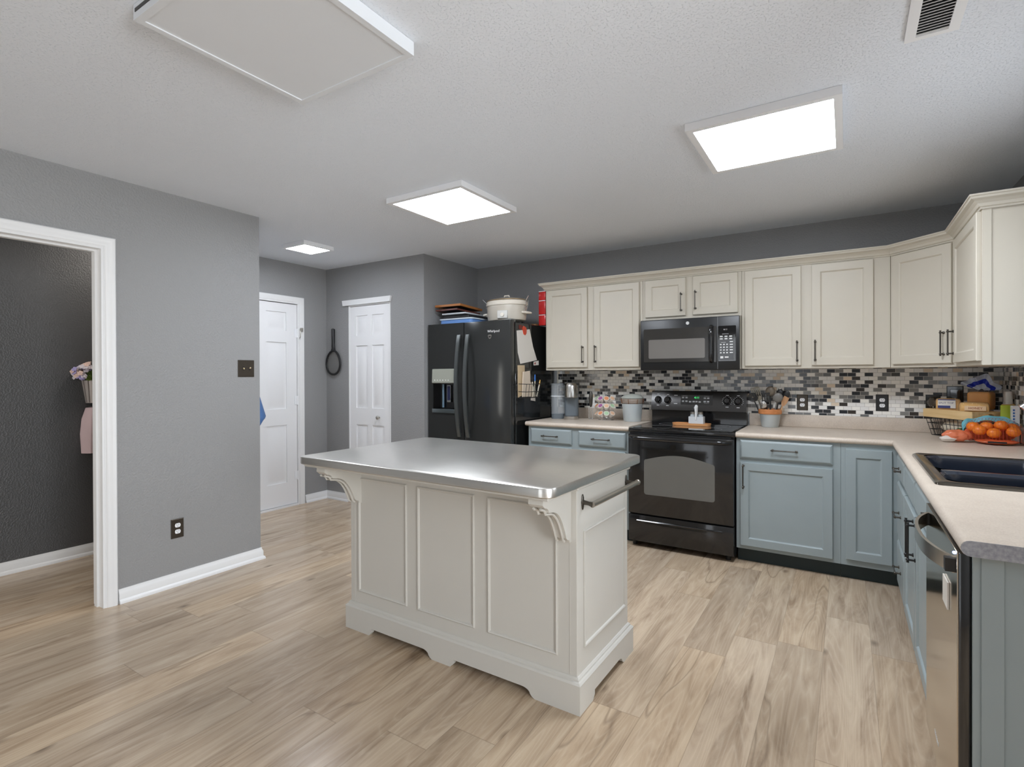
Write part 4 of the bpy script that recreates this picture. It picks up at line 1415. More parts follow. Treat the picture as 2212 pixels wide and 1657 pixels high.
# ------------------------------------------------------------------ fridge
FXL, FXR, FY, FZ = -3.300, -2.392, 3.750, 1.778
XS = -2.883
t = thing('refrigerator', 'black stainless side-by-side refrigerator with ice and water dispenser', 'refrigerator', ((FXL + FXR) / 2, 4.1, 0))
b = MB(); b.box(FXL + 0.005, FXR, 3.832, 4.500, 0.03, 1.762, 0.004, 1)
part('body', b, M_FRSIDE, t)
b = MB(); b.box(FXL + 0.02, FXR - 0.02, 3.80, 3.832, 0.0, 0.07); part('base_grille', b, M_BLKM, t, smooth=False)
# dispenser door is built round the recess
DX0, DX1, DZ0, DZ1 = -3.247, -2.985, 1.000, 1.368
b = MB()
for bx in ((FXL, DX0, 0.075, FZ), (DX1, XS - 0.003, 0.075, FZ), (DX0, DX1, 0.075, DZ0), (DX0, DX1, DZ1, FZ)):
    b.box(bx[0], bx[1], FY, 3.818, bx[2], bx[3])
b.box(DX0, DX1, 3.812, 3.818, DZ0, DZ1)
fd = part('freezer_door', b, M_FRIDGE, t, smooth=False)
b = MB(); b.box(XS + 0.003, FXR + 0.001, FY, 3.818, 0.075, FZ, 0.006, 2)
rd = part('fridge_door', b, M_FRIDGE, t)
for parent, xb, sx in ((fd, -2.927, -1), (rd, -2.829, 1)):
    b = MB(); vs = []; fs = []; N = 20
    for i in range(N + 1):
        u = i / N; z = 0.755 + (1.668 - 0.755) * u
        d = 0.018 + 0.052 * sin(pi * u) ** 0.8
        for dx, dd in ((-0.017, 0.0), (0.017, 0.0), (0.017, 0.016), (-0.017, 0.016)):
            vs.append((xb + dx, FY - d + dd - 0.002, z))
    for i in range(N):
        for k in range(4):
            fs.append([i * 4 + k, i * 4 + (k + 1) % 4, (i + 1) * 4 + (k + 1) % 4, (i + 1) * 4 + k])
    fs += [[0, 1, 2, 3], [N * 4 + k for k in range(4)]]
    b.raw(vs, fs)
    for zz in (0.762, 1.640):
        b.box(xb - 0.012, xb + 0.012, FY - 0.016, FY + 0.001, zz, zz + 0.022)
    part('handle', b, M_FRHAND, parent)
b = MB(); b.prism([(3.746, 1.233), (3.736, 1.240), (3.742, 1.362), (3.75, 1.367), (3.811, 1.367), (3.811, 1.233)], 'X', DX0 + 0.001, DX1 - 0.001)
dp = part('dispenser_panel', b, mat('dispenser_face', (176, 178, 166), 0.18, 0.25), fd, label='silvery dispenser control face')
b = MB()
for k in range(6):
    b.sph((-3.212 + k * 0.032, 3.7355, 1.262), (0.007, 0.002, 0.006), 10, 6)
part('dispenser_buttons', b, M_PRINT, dp)
b = MB(); b.box(DX0 + 0.001, DX1 - 0.001, 3.806, 3.8115, DZ0, 1.232); b.box(DX0 + 0.0005, DX0 + 0.006, 3.752, 3.806, DZ0, 1.232); b.box(DX1 - 0.006, DX1 - 0.0005, 3.752, 3.806, DZ0, 1.232)
part('dispenser_recess', b, M_BLACKG, fd, smooth=False)
for xx in (-3.085, -3.005):
    b = MB(); b.prism(rrect(xx - 0.024, xx + 0.020, 1.060, 1.215, 0.006, 3), 'Y', 3.786, 3.796)
    pd = part('paddle', b, M_CHROME, fd)
    b = MB(); b.prism(rrect(xx - 0.018, xx + 0.014, 1.078, 1.209, 0.004, 3), 'Y', 3.7845, 3.787)
    part('paddle_pad', b, mat('paddle_dark', (40, 44, 74), 0.2), pd)
b = MB(); b.tube([(-3.155, 3.79, 1.01), (-3.155, 3.79, 1.225)], 0.010, 10); part('water_guide', b, mat('bluish_tube', (96, 120, 138), 0.3), fd)
b = MB(); b.box(DX0 - 0.002, DX1 + 0.002, 3.738, 3.800, 0.962, 1.000, 0.004, 2); part('drip_tray', b, mat('drip_tray_metal', (92, 100, 102), 0.25, 0.6), fd)
text('brand_lettering', 'Whirlpool', 0.030, T(-2.563, FY - 0.0004, 1.686) @ FACE_Y, M_PRINT, rd)
b = MB()
b.prism([(-0.020, 0.010), (-0.010, 0.018), (0.010, 0.018), (0.020, 0.010), (0.012, -0.012), (0, -0.020), (-0.012, -0.012)], 'Y', FY - 0.002, FY + 0.001, M=T(-2.601, 0, 1.640))
bd = part('shield_badge', b, M_NICKEL, rd)
b = MB(); b.prism([(-0.012, 0.006), (0.012, 0.006), (0.006, -0.008), (-0.006, -0.008)], 'Y', FY - 0.0026, FY - 0.0018, M=T(-2.601, 0, 1.640))
part('badge_center', b, M_BLKM, bd, smooth=False)
b = MB(); b.box(-2.470, -2.400, 3.775, 3.850, 1.7625, 1.790, 0.004, 1); b.box(-3.29, -3.25, 3.775, 3.825, 1.7625, 1.785, 0.004, 1)
part('hinge_cover', b, mat('hinge_grey', (120, 120, 116), 0.4), t)

# papers and pocket on the fridge side
SX = FXR + 0.0005


def side_poly(pts, d0, d1):
    b = MB(); b.prism(pts, 'X', SX + d0, SX + d1)
    return b


single('note_sheet', side_poly([(3.850, 1.690), (4.069, 1.716), (4.130, 1.56), (4.201, 1.443), (3.909, 1.405), (3.868, 1.50)], 0.0008, 0.0022), M_PAPER,
       'large white paper sheet held by a red magnet on the fridge side', 'paper', smooth=False)
t = thing('magnet_clip', 'red hand-shaped magnet clip holding the white sheet on the fridge side', 'magnet', (SX, 3.973, 1.66))
b = MB()
b.prism([(3.935, 1.722), (3.950, 1.690), (3.962, 1.665), (3.985, 1.658), (4.003, 1.675), (4.005, 1.705), (3.995, 1.728), (3.985, 1.705), (3.975, 1.735), (3.965, 1.712), (3.953, 1.738), (3.950, 1.715)], 'X', SX + 0.0024, SX + 0.010)
part('clip', b, mat('red_plastic', (206, 72, 44), 0.4), t)
b = MB()
for y in (3.895, 3.912, 3.928):
    b.box(SX + 0.0005, SX + 0.004, y - 0.006, y + 0.006, 1.705, 1.742)
part('word_magnets', b, mat('dark_red_plastic', (120, 50, 40), 0.5), t, smooth=False)
t = thing('photo_magnet', 'tiny white and red photo magnet at the lower right corner of the paper sheet', 'magnet', (SX, 4.18, 1.40))
b = side_poly([(4.136, 1.428), (4.228, 1.440), (4.228, 1.398), (4.136, 1.394)], 0.0024, 0.004); part('card', b, M_PAPER, t, smooth=False)
b = side_poly([(4.150, 1.420), (4.170, 1.422), (4.170, 1.404), (4.150, 1.402)], 0.004, 0.0045); part('red_print', b, mat('red_print', (150, 60, 50), 0.6), t, smooth=False)
single('calendar_card', side_poly([(3.863, 1.392), (3.979, 1.394), (3.985, 1.14), (3.868, 1.113)], 0.0008, 0.003), mat('buff_card', (206, 184, 150), 0.7),
       'tall buff card with red print behind the wire mail pocket on the fridge side', 'paper', smooth=False)
single('envelope', side_poly([(3.930, 1.335), (4.045, 1.345), (4.050, 1.25), (4.090, 1.20), (4.080, 1.115), (3.915, 1.118)], 0.012, 0.020), mat('cream_paper', (220, 206, 188), 0.75),
       'cream folded papers standing in the wire mail pocket', 'paper', smooth=False)
single('white_tag', side_poly([(4.085, 1.20), (4.165, 1.205), (4.165, 1.070), (4.085, 1.080)], 0.001, 0.003), M_PAPER,
       'small white tag hanging under the right end of the wire mail pocket', 'paper', smooth=False)
t = thing('mail_pocket', 'black wire pocket holding papers and pens on the fridge side', 'holder', (SX, 4.02, 1.11))
b = MB()
for z, d in ((1.232, 0.070), (1.165, 0.062), (1.112, 0.055)):
    b.tube([(SX + 0.002, 3.877, z), (SX + d, 3.900, z - 0.004), (SX + d, 4.140, z - 0.004), (SX + 0.002, 4.165, z)], 0.003, 6)
for y in (3.900, 3.95, 4.0, 4.05, 4.10, 4.140):
    b.tube([(SX + 0.070, y, 1.228), (SX + 0.055, y, 1.108), (SX + 0.002, y, 1.108)], 0.0022, 6)
part('wire_frame', b, M_BLKM, t)
b = MB(); b.box(SX + 0.0004, SX + 0.002, 3.88, 4.16, 1.105, 1.24); part('magnet_back', b, M_BLKM, t, smooth=False)
for nm, lab, col, y, x, z1, tilt in (('pen', 'blue capped pen in the wire mail pocket', (52, 110, 190), 4.105, 0.030, 1.312, 0.05), ('pen', 'yellow pencil leaning right in the wire mail pocket', (206, 160, 60), 4.125, 0.040, 1.262, 0.40),
                                     ('pen', 'black marker beside the blue pen in the wire mail pocket', (40, 40, 42), 4.075, 0.032, 1.300, -0.1)):
    L = z1 - 1.115
    t = thing(nm, lab, 'pen', (SX + x, y, 1.114), 0, 'pens in the wire pocket')
    dy = tilt * 0.16
    b = MB(); b.tube([(0, 0, 0), (0, dy * 0.75, L * 0.72)], 0.006, 8); part('barrel', b, mat('pen_body', (214, 206, 186), 0.4), t, local=True)
    b = MB(); b.tube([(0, dy * 0.75, L * 0.72), (0, dy, L)], [0.0072, 0.0055], 8); part('cap', b, mat('pencap_' + str(col[0]), col, 0.35), t, local=True)

# things on top of the fridge
t = thing('storage_bin', 'shallow blue plastic bin with a white lid on top of the fridge', 'bin', (-3.05, 3.98, 1.7790))
b = MB(); b.prism(rrect(-3.240, -2.868, 3.842, 4.20, 0.03), 'Z', 1.7790, 1.822); part('tub', b, mat('blue_plastic', (104, 146, 206), 0.45), t)
b = MB(); b.prism(rrect(-3.248, -2.860, 3.834, 4.21, 0.03), 'Z', 1.8225, 1.834); part('lid', b, mat('white_lid', (206, 216, 226), 0.4), t)
def slab_tilt(name, label, m, x0, x1, y0, L, z, th, drop, group, yaw=0.0, edge=None):
    t = thing(name, label, 'frame' if 'frame' in name else 'folder', ((x0 + x1) / 2, y0, z), yaw, group)
    M = RX(-math.asin(drop / L))
    w = (x1 - x0) / 2
    b = MB()
    if edge:
        for bx in ((-w, w, 0, 0.018), (-w, w, L - 0.018, L), (-w, -w + 0.018, 0.018, L - 0.018), (w - 0.018, w, 0.018, L - 0.018)):
            b.box(bx[0], bx[1], bx[2], bx[3], 0, th, M=M)
        part('rim', b, m, t, local=True, smooth=False)
        b = MB(); b.box(-w + 0.018, w - 0.018, 0.018, L - 0.018, 0.004, th - 0.006, M=M); part('backing', b, edge, t, local=True, smooth=False)
    else:
        b.box(-w, w, 0, L, 0, th, 0.002, 1, M=M); part('cover', b, m, t, local=True)
    return t
slab_tilt('binder', 'black folder lying on the blue bin on top of the fridge, lowest of the stack', M_BLKM, -3.20, -2.90, 3.85, 0.30, 1.8375, 0.022, 0.0, 'stack on the fridge')
slab_tilt('serving_tray', 'pale rimmed tray in the stack on the fridge, between folder and frames', mat('pale_tray', (196, 200, 204), 0.4), -3.21, -2.93, 3.84, 0.31, 1.872, 0.014, 0.005, 'stack on the fridge')
slab_tilt('picture_frame', 'dark red picture frame, second from the top of the stack on the fridge', mat('dark_red_wood', (96, 52, 44), 0.4), -3.285, -3.02, 3.835, 0.34, 1.912, 0.014, 0.018, 'stack on the fridge', -0.04, M_BLKM)
slab_tilt('picture_frame', 'orange-brown wooden frame on top of the stack on the fridge', wood('orange_wood', (150, 92, 44), (186, 122, 62), 0.45), -3.285, -2.99, 3.835, 0.36, 1.948, 0.020, 0.016, 'stack on the fridge', 0.03, M_BLKM)

t = thing('slow_cooker', 'cream oval slow cooker with a lid, standing on top of the fridge', 'cooker', (-2.600, 4.02, 1.7788))
M_CROCK = mat('crock_beige', (190, 182, 168), 0.35)
M_CROCKW = mat('crock_white', (226, 218, 204), 0.3)
b = MB(); b.lathe([(0, 0.012), (0.165, 0.012), (0.182, 0.020), (0.188, 0.05), (0.192, 0.135), (0.190, 0.150), (0, 0.150)], (0, 0, 0), 40, sy=0.76); part('base', b, M_CROCK, t, local=True)
b = MB(); b.lathe([(0.185, 0.1505), (0.198, 0.153), (0.202, 0.165), (0.196, 0.170), (0.199, 0.182), (0.190, 0.192), (0.178, 0.190), (0.170, 0.152)], (0, 0, 0), 40, sy=0.76); part('crock_rim', b, M_CROCKW, t, local=True)
b = MB(); b.lathe([(0.188, 0.193), (0.192, 0.198), (0.180, 0.206), (0.13, 0.220), (0.06, 0.228), (0.0, 0.230)], (0, 0, 0), 40, sy=0.76); b.lathe([(0.0, 0.0), (0.188, 0.0), (0.188, 0.0005)], (0, 0, 0.193), 40, sy=0.76)
lid = part('lid', b, mat('lid_glass', (150, 146, 138), 0.1, spec=0.6), t, local=True)
b = MB(); b.tube([(-0.03, 0, 0.228), (-0.022, 0, 0.246), (0.022, 0, 0.246), (0.03, 0, 0.228)], 0.007, 10); part('lid_knob', b, M_CROCKW, lid, local=True)
b = MB(); b.tube([(0.192 * cos(2 * pi * k / 40), 0.192 * 0.76 * sin(2 * pi * k / 40), 0.199) for k in range(40)], 0.004, 6, closed=True); part('lid_band', b, mat('gold_band', (150, 128, 96), 0.3, 0.7), lid, local=True)
for s in (-1, 1):
    b = MB()
    b.tube([(s * 0.185, -0.04, 0.085), (s * 0.225, -0.04, 0.080), (s * 0.240, -0.02, 0.078), (s * 0.240, 0.02, 0.078), (s * 0.225, 0.04, 0.080), (s * 0.185, 0.04, 0.085)], 0.010, 8)
    part('handle', b, M_CROCKW, t, local=True)
    b = MB()
    b.tube([(s * 0.195, -0.015, 0.10), (s * 0.212, -0.015, 0.14), (s * 0.215, -0.015, 0.19), (s * 0.190, -0.015, 0.208)], 0.0035, 6)
    b.tube([(s * 0.195, 0.015, 0.10), (s * 0.212, 0.015, 0.14), (s * 0.215, 0.015, 0.19), (s * 0.190, 0.015, 0.208)], 0.0035, 6)
    b.tube([(s * 0.212, -0.015, 0.19), (s * 0.245, -0.03, 0.225)], 0.004, 6)
    part('lid_clamp', b, M_CHROME, t, local=True)
MP = RZ(radians(18))
b = MB(); b.box(-0.048, 0.048, -0.156, -0.130, 0.028, 0.100, 0.004, 1, M=MP); cpn = part('control_panel', b, mat('silver_panel', (206, 204, 198), 0.3, 0.3), t, local=True)
b = MB(); b.lathe([(0, 0), (0.018, 0), (0.016, 0.010), (0, 0.010)], (0, 0, 0), 20, M=MP @ T(0, -0.156, 0.060) @ RX(pi / 2)); part('dial', b, M_CROCKW, cpn, local=True)
b = MB()
for x, y in ((-0.12, -0.08), (0.12, -0.08), (-0.12, 0.08), (0.12, 0.08)):
    b.tube([(x, y, 0.0), (x, y, 0.013)], 0.012, 8)
part('feet', b, M_BLKM, t, local=True)
b = MB(); b.prism(rrect(-2.465, -2.405, 4.20, 4.31, 0.02), 'Z', 1.7625, 1.776)
single('cutting_board', b, wood('brown_board', (120, 84, 46), (158, 112, 66)), 'small brown wooden board lying at the right back of the fridge top', 'board')
for k, (z, hh, lab) in enumerate(((1.7625, 0.098, 'lowest'), (1.8610, 0.130, 'tall middle'), (1.9915, 0.085, 'topmost'))):
    t = thing('red_package', 'red glossy package between fridge and cabinet, %s of the stack of three' % lab, 'package', (-2.355, 4.27, z), 0, 'stack of red packages')
    b = MB(); b.box(-0.036, 0.036, -0.036, 0.036, 0, hh - 0.006, 0.006, 2)
    part('wrapper', b, mat('red_gloss', (196, 44, 44), 0.2, bump=0.5, bscale=40, vary=0.3), t, local=True)
    b = MB(); b.box(-0.034, 0.034, -0.034, 0.034, hh - 0.0059, hh - 0.0005); part('white_band', b, M_WHITE, t, local=True, smooth=False)

# ------------------------------------------------------------------ island
ISL = thing('kitchen_island', 'pale grey paneled kitchen island with stainless top in the middle of the floor', 'island', (-1.53, 2.13, 0), radians(-0.7))
BX, BYF, BYB = 0.652, -0.265, 0.272
b = MB(); b.box(-BX, BX, BYF, BYB, 0.06, 0.866, 0.002, 1)
part('body', b, M_ISL, ISL, local=True, smooth=False)
# panel mouldings
def bead(b, w, h, M):
    b.rings(w, h, [(0, 0.002), (0, -0.005), (0.004, -0.008), (0.009, -0.006), (0.012, 0.0), (0.012, 0.001)], M=M, cap=False)
for x0, x1 in ((-0.590, -0.250), (-0.180, 0.156), (0.228, 0.567)):
    b = MB(); bead(b, x1 - x0, 0.585, T(x0, BYF, 0.199))
    part('front_panel', b, M_ISL, ISL, local=True, smooth=False)
b = MB(); bead(b, 0.445, 0.462, T(BX, BYF + 0.055, 0.229) @ RZ(pi / 2))
part('side_panel', b, M_ISL, ISL, local=True, smooth=False)
b = MB(); bead(b, 0.445, 0.585, T(-BX, BYB - 0.045, 0.199) @ RZ(-pi / 2))
part('side_panel', b, M_ISL, ISL, local=True, smooth=False)
b = MB(); b.box(BX - 0.032, BX - 0.030, BYF - 0.0015, BYF, 0.14, 0.866); b.box(-BX + 0.030, -BX + 0.032, BYF - 0.0015, BYF, 0.14, 0.866)
part('corner_bead', b, M_ISL, ISL, local=True, smooth=False)
# plinth skirt with cut-outs and an ogee cap
def skirt(L, cuts, zt=0.112, ch=0.036):
    p = [(-L, zt), (-L, 0)]
    for a, c in cuts:
        p += [(a - 0.018, 0.0), (a, 0.018), (a, ch)]
        p += [(c - 0.062 + 0.0, ch)]
        for k in range(1, 7):
            an = pi / 2 * k / 6
            p.append((c - 0.062 + 0.040 * sin(an), ch - 0.020 * (1 - cos(an))))
        p += [(c - 0.012, 0.006), (c, 0.0)]
    p += [(L, 0), (L, zt)]
    return p
SK = BX + 0.020
b = MB()
b.prism(skirt(SK, [(-0.480, -0.078), (0.048, 0.470)]), 'Y', BYF - 0.020, BYF - 0.001)
b.prism(skirt(SK, [(-0.480, -0.078), (0.048, 0.470)]), 'Y', BYB + 0.001, BYB + 0.020)
L2 = (BYB - BYF) / 2 + 0.020
for sx in (-1, 1):
    b.prism([(a + (BYB + BYF) / 2, z) for a, z in skirt(L2 - 0.019, [(-0.150, 0.170)])], 'X', sx * (BX + 0.001), sx * (BX + 0.020))
part('plinth', b, M_ISL, ISL, local=True)
b = MB()
OG = [(0, 0.111), (0.0215, 0.111), (0.0215, 0.114), (0.016, 0.121), (0.010, 0.124), (0.009, 0.130), (0.004, 0.136), (0, 0.137)]
b.sweep(OG, [(-BX, BYF), (BX, BYF), (BX, BYB), (-BX, BYB)], 1, closed=True)
part('plinth_cap', b, M_ISL, ISL, local=True, smooth=False)
# apron moulding below the top
b = MB(); b.box(-BX - 0.012, BX + 0.012, BYF - 0.012, BYB + 0.012, 0.862, 0.8795, 0.004, 1)
b.box(-0.700, 0.660, -0.508, BYF - 0.0125, 0.8665, 0.8795, 0.002, 1)
part('apron', b, M_ISL, ISL, local=True, smooth=False)
# corbels
def corbel_profile():
    p = [(BYF, 0.866), (-0.488, 0.866), (-0.490, 0.845), (-0.478, 0.836)]
    for k in range(7):
        a = pi * 0.5 * k / 6
        p.append((-0.474 + 0.030 * sin(a) , 0.832 - 0.018 * (1 - cos(a)) - 0.004 * k / 6))
    for k in range(1, 11):
        u = k / 10
        p.append((-0.440 + 0.132 * u ** 0.62 , 0.806 - 0.124 * u ** 1.75))
    p += [(-0.296, 0.672), (-0.284, 0.670), (-0.280, 0.658), (BYF, 0.656)]
    return p
for xc in (-0.600, 0.598):
    b = MB(); b.prism(corbel_profile(), 'X', xc - 0.030, xc + 0.030)
    c = part('corbel', b, M_ISL, ISL, local=True)
    b = MB()
    inner = [(y * 0.985 - 0.0035, z + 0.010) for y, z in corbel_profile()[3:-3]]
    pts = [(xc, y, z - 0.008) for y, z in corbel_profile()[3:-3]]
    b.tube([(xc - 0.015, y, z) for _, y, z in pts], 0.005, 6); b.tube([(xc + 0.015, y, z) for _, y, z in pts], 0.005, 6)
    part('corbel_reed', b, M_ISL, c, local=True)
# stainless top with rounded corners
b = MB()
lo = []
TX0, TX1, TY0, TY1 = -0.726, 0.684, -0.534, 0.398
for ins, z in ((0.004, 0.8800), (0.0, 0.884), (0.0, 0.912), (0.0015, 0.9155), (0.005, 0.917)):
    lo.append(([(x, y) for x, y in rrect(TX0 + ins, TX1 - ins, TY0 + ins, TY1 - ins, 0.050 - ins, 8)], z))
vs = []; fs = []
for lp, z in lo:
    vs += [(x, y, z) for x, y in lp]
n = len(lo[0][0])
for i in range(len(lo) - 1):
    for k in range(n):
        fs.append([i * n + k, i * n + (k + 1) % n, (i + 1) * n + (k + 1) % n, (i + 1) * n + k])
fs.append(list(range(n))); fs.append([len(vs) - n + k for k in range(n)])
b.raw(vs, fs)
part('steel_top', b, M_STEELTOP, ISL, local=True, label='brushed stainless steel top')
# towel bar
for y in (-0.218, 0.252):
    b = MB()
    b.sph((BX + 0.003, y, 0.807), (0.004, 0.010, 0.032), 12, 8)
    b.tube([(BX, y, 0.807), (BX + 0.030, y, 0.804), (BX + 0.045, y, 0.802)], [0.010, 0.008, 0.012], 10)
    part('towel_bar_mount', b, M_PEWTER, ISL, local=True)
b = MB(); b.tube([(BX + 0.045, -0.222, 0.802), (BX + 0.045, 0.290, 0.802)], 0.0115, 14); b.sph((BX + 0.045, 0.290, 0.802), 0.0135, 12, 8)
part('towel_bar', b, M_NICKEL, ISL, local=True, label='brushed metal towel bar')

# ------------------------------------------------------------------ counter left of range
t = thing('coffee_maker', 'grey single-serve coffee maker with clear water tank and steel head, beside the fridge', 'coffee maker', (-2.120, 4.355, CT + 0.0007), radians(22))
M_CMG = mat('slate_plastic', (104, 112, 118), 0.4)
b = MB(); b.prism(rrect(-0.062, 0.062, -0.010, 0.135, 0.03), 'Z', 0.0, 0.325); part('tower', b, M_CMG, t, local=True)
b = MB(); b.lathe([(0, 0), (0.066, 0), (0.068, 0.004), (0.068, 0.028), (0.062, 0.032), (0, 0.032)], (0, -0.045, 0), 32); part('drip_base', b, M_STEEL, t, local=True)
b = MB(); b.lathe([(0, 0.195), (0.058, 0.195), (0.064, 0.200), (0.064, 0.300), (0.058, 0.312), (0.050, 0.325), (0.0, 0.328)], (0, -0.040, 0), 32); hd = part('brew_head', b, M_STEEL, t, local=True, label='brushed steel brew head')
b = MB(); b.box(-0.066, 0.066, -0.045, 0.10, 0.312, 0.322, 0.004, 1); part('lid_band', b, M_BLKM, hd, local=True)
b = MB(); b.prism(rrect(-0.185, -0.066, -0.020, 0.115, 0.035), 'Z', 0.045, 0.310)
part('water_tank', b, clear('tank_plastic', (0.90, 0.93, 0.95), 0.04, 0.20), t, local=True, label='clear plastic water tank')
b = MB(); b.prism(rrect(-0.182, -0.069, -0.017, 0.112, 0.033), 'Z', 0.0, 0.0445); part('tank_base', b, M_CMG, t, local=True)
b = MB(); b.prism(rrect(-0.188, -0.064, -0.023, 0.118, 0.035), 'Z', 0.3105, 0.322); part('tank_lid', b, mat('tank_lid', (120, 124, 126), 0.25), t, local=True)
b = MB(); b.tube([(x, y, 0.205) for x, y in rrect(-0.187, -0.064, -0.022, 0.117, 0.036)], 0.003, 6, closed=True); part('tank_band', b, M_WHITE, t, local=True)

t = thing('milk_frother', 'dark handheld milk frother standing on its wire stand beside the pod carousel', 'frother', (-1.955, 4.42, CT + 0.0007))
b = MB(); b.tube([(0.018 * cos(2 * pi * k / 16), 0.018 * sin(2 * pi * k / 16), 0.004) for k in range(16)], 0.0035, 6, closed=True); b.tube([(0.018, 0, 0.004), (0.018, 0, 0.11), (0.010, 0, 0.115)], 0.003, 6); b.tube([(-0.018, 0, 0.004), (-0.018, 0, 0.11), (-0.010, 0, 0.115)], 0.003, 6); part('stand', b, M_CHROME, t, local=True)
b = MB(); b.tube([(0, 0, 0.110), (0, 0, 0.13), (0, 0, 0.19), (0, 0, 0.235), (0, 0, 0.248)], [0.009, 0.014, 0.019, 0.015, 0.009], 14); part('grip', b, mat('dark_steel', (86, 82, 76), 0.35, 0.6), t, local=True)
b = MB(); b.tube([(0, 0, 0.012), (0, 0, 0.110)], 0.0018, 6); part('whisk_shaft', b, M_CHROME, t, local=True)

t = thing('pod_carousel', 'wire coffee pod carousel with three tiers between frother and pail', 'pod holder', (-1.800, 4.40, CT + 0.0007))
b = MB()
b.lathe([(0, 0), (0.070, 0), (0.072, 0.004), (0.066, 0.010), (0.02, 0.014), (0, 0.014)], (0, 0, 0), 32)
b.tube([(0, 0, 0.01), (0, 0, 0.225)], 0.004, 8)
b.tube([(0.0, 0, 0.222), (0.012, 0, 0.235), (0.0, 0, 0.250), (-0.012, 0, 0.235)], 0.003, 6, closed=True)
for zt in (0.022, 0.087, 0.152):
    for rr_ in (0.030, 0.070):
        b.tube([(rr_ * cos(2 * pi * k / 32), rr_ * sin(2 * pi * k / 32), zt) for k in range(32)], 0.0018, 5, closed=True)
    for k in range(4):
        a = pi / 4 + pi / 2 * k
        b.tube([(0, 0, zt), (0.070 * cos(a), 0.070 * sin(a), zt)], 0.0018, 5)
part('wire_frame', b, M_CHROME, t, local=True)
PODC = {'green': (176, 206, 168), 'orange': (222, 150, 106), 'purple': (160, 96, 150), 'peach': (226, 186, 152)}
tiers = [('bottom', 0.036, ['green', 'peach', 'orange', 'green', 'peach']), ('middle', 0.101, ['green', 'orange', 'purple', 'peach', 'green']), ('top', 0.166, ['green', 'green', 'purple', 'orange', 'peach'])]
POS = ['left end', 'second from left', 'center', 'second from right', 'right end']
MPW = mat('pod_white', (226, 220, 212), 0.45)
podcup = podlid = None
for tn, zt, cols in tiers:
    for i, cn in enumerate(cols):
        a = radians(-150 + 24 + (i - 2) * 36 + 24)
        c = Vector((-1.800, 4.40, CT)) + Vector((0.066 * cos(a), 0.066 * sin(a), zt + 0.010))
        r = thing('coffee_pod', '%s lidded coffee pod at the %s of the %s row of the carousel' % (cn, POS[i], tn), 'coffee pod', c, a, 'coffee pods in the carousel')
        MQ = RY(radians(48))
        if podcup is None:
            b = MB(); b.lathe([(0, -0.012), (0.0165, -0.012), (0.0185, -0.006), (0.0225, 0.027), (0.0255, 0.0285), (0.0255, 0.030), (0, 0.030)], (0, 0, 0), 18, M=MQ)
            podcup = part('cup', b, MPW, r, local=True)
        else:
            cc = podcup.copy(); COL.objects.link(cc); cc.parent = r
        b = MB(); b.lathe([(0, 0.0315), (0.0195, 0.0315), (0.0195, 0.0302)], (0, 0, 0), 18, M=MQ)
        ld = part('lid', b, mat('foil_' + cn, PODC[cn], 0.4, vary=0.25), r, local=True)

t = thing('pail', 'pale galvanised pail with copper wire bands and a glass lid, left of the range', 'pail', (-1.560, 4.40, CT + 0.0007))
b = MB(); b.lathe([(0, 0), (0.072, 0), (0.074, 0.003), (0.088, 0.150), (0.091, 0.153), (0.086, 0.153), (0.072, 0.006), (0, 0.006)], (0, 0, 0), 36); part('bucket', b, mat('pale_pail', (196, 204, 206), 0.4, 0.25, bump=0.1), t, local=True)
b = MB()
b.lathe([(0, 0.152), (0.082, 0.152), (0.086, 0.156), (0.088, 0.195), (0.0, 0.198)], (0, 0, 0), 36); part('inner_bowl', b, mat('pail_bowl', (200, 194, 184), 0.3), t, local=True)
b = MB()
for z, rr_ in ((0.158, 0.095), (0.168, 0.098), (0.178, 0.100), (0.188, 0.101)):
    b.tube([(rr_ * cos(2 * pi * k / 32), rr_ * sin(2 * pi * k / 32), z) for k in range(32)], 0.0017, 6, closed=True)
for k in range(8):
    a = 2 * pi * k / 8
    b.tube([(0.092 * cos(a), 0.092 * sin(a), 0.152), (0.103 * cos(a), 0.103 * sin(a), 0.192)], 0.0028, 6)
part('copper_wire', b, mat('copper_wire', (150, 108, 82), 0.35, 0.7), t, local=True)
b = MB(); b.lathe([(0.0, 0.1985), (0.094, 0.1985), (0.094, 0.204), (0.086, 0.214), (0.060, 0.228), (0.02, 0.236), (0, 0.237)], (0, 0, 0), 36); part('lid', b, mat('frosted_lid', (178, 182, 174), 0.2, spec=0.6), t, local=True)

# tray and shakers on the cooktop
CK = 0.9056
t = thing('spoon_tray', 'small orange wooden tray with rounded ends on the cooktop', 'tray', (-1.035, 4.285, CK))
b = MB(); b.prism(rrect(-0.145, 0.145, -0.050, 0.050, 0.045, 8), 'Z', 0.0, 0.008)
o2 = rrect(-0.145, 0.145, -0.050, 0.050, 0.045, 8); i2 = rrect(-0.133, 0.133, -0.040, 0.040, 0.036, 8)
vs = [(x, y, 0.0) for x, y in o2] + [(x * 1.02, y * 1.05, 0.018) for x, y in o2] + [(x, y, 0.018) for x, y in i2] + [(x, y, 0.0081) for x, y in i2]; n = len(o2); fs = []
for i in range(3):
    for k in range(n):
        fs.append([i * n + k, i * n + (k + 1) % n, (i + 1) * n + (k + 1) % n, (i + 1) * n + k])
b.raw(vs, fs)
part('dish', b, wood('orange_tray_wood', (196, 132, 82), (222, 164, 108), 0.4), t, local=True)
t = thing('shaker_caddy', 'white shaker holder with an upright loop handle on the wooden tray', 'holder', (-0.995, 4.285, CK + 0.0086))
b = MB()
b.box(-0.056, 0.056, -0.030, 0.030, 0, 0.006, 0.002, 1)
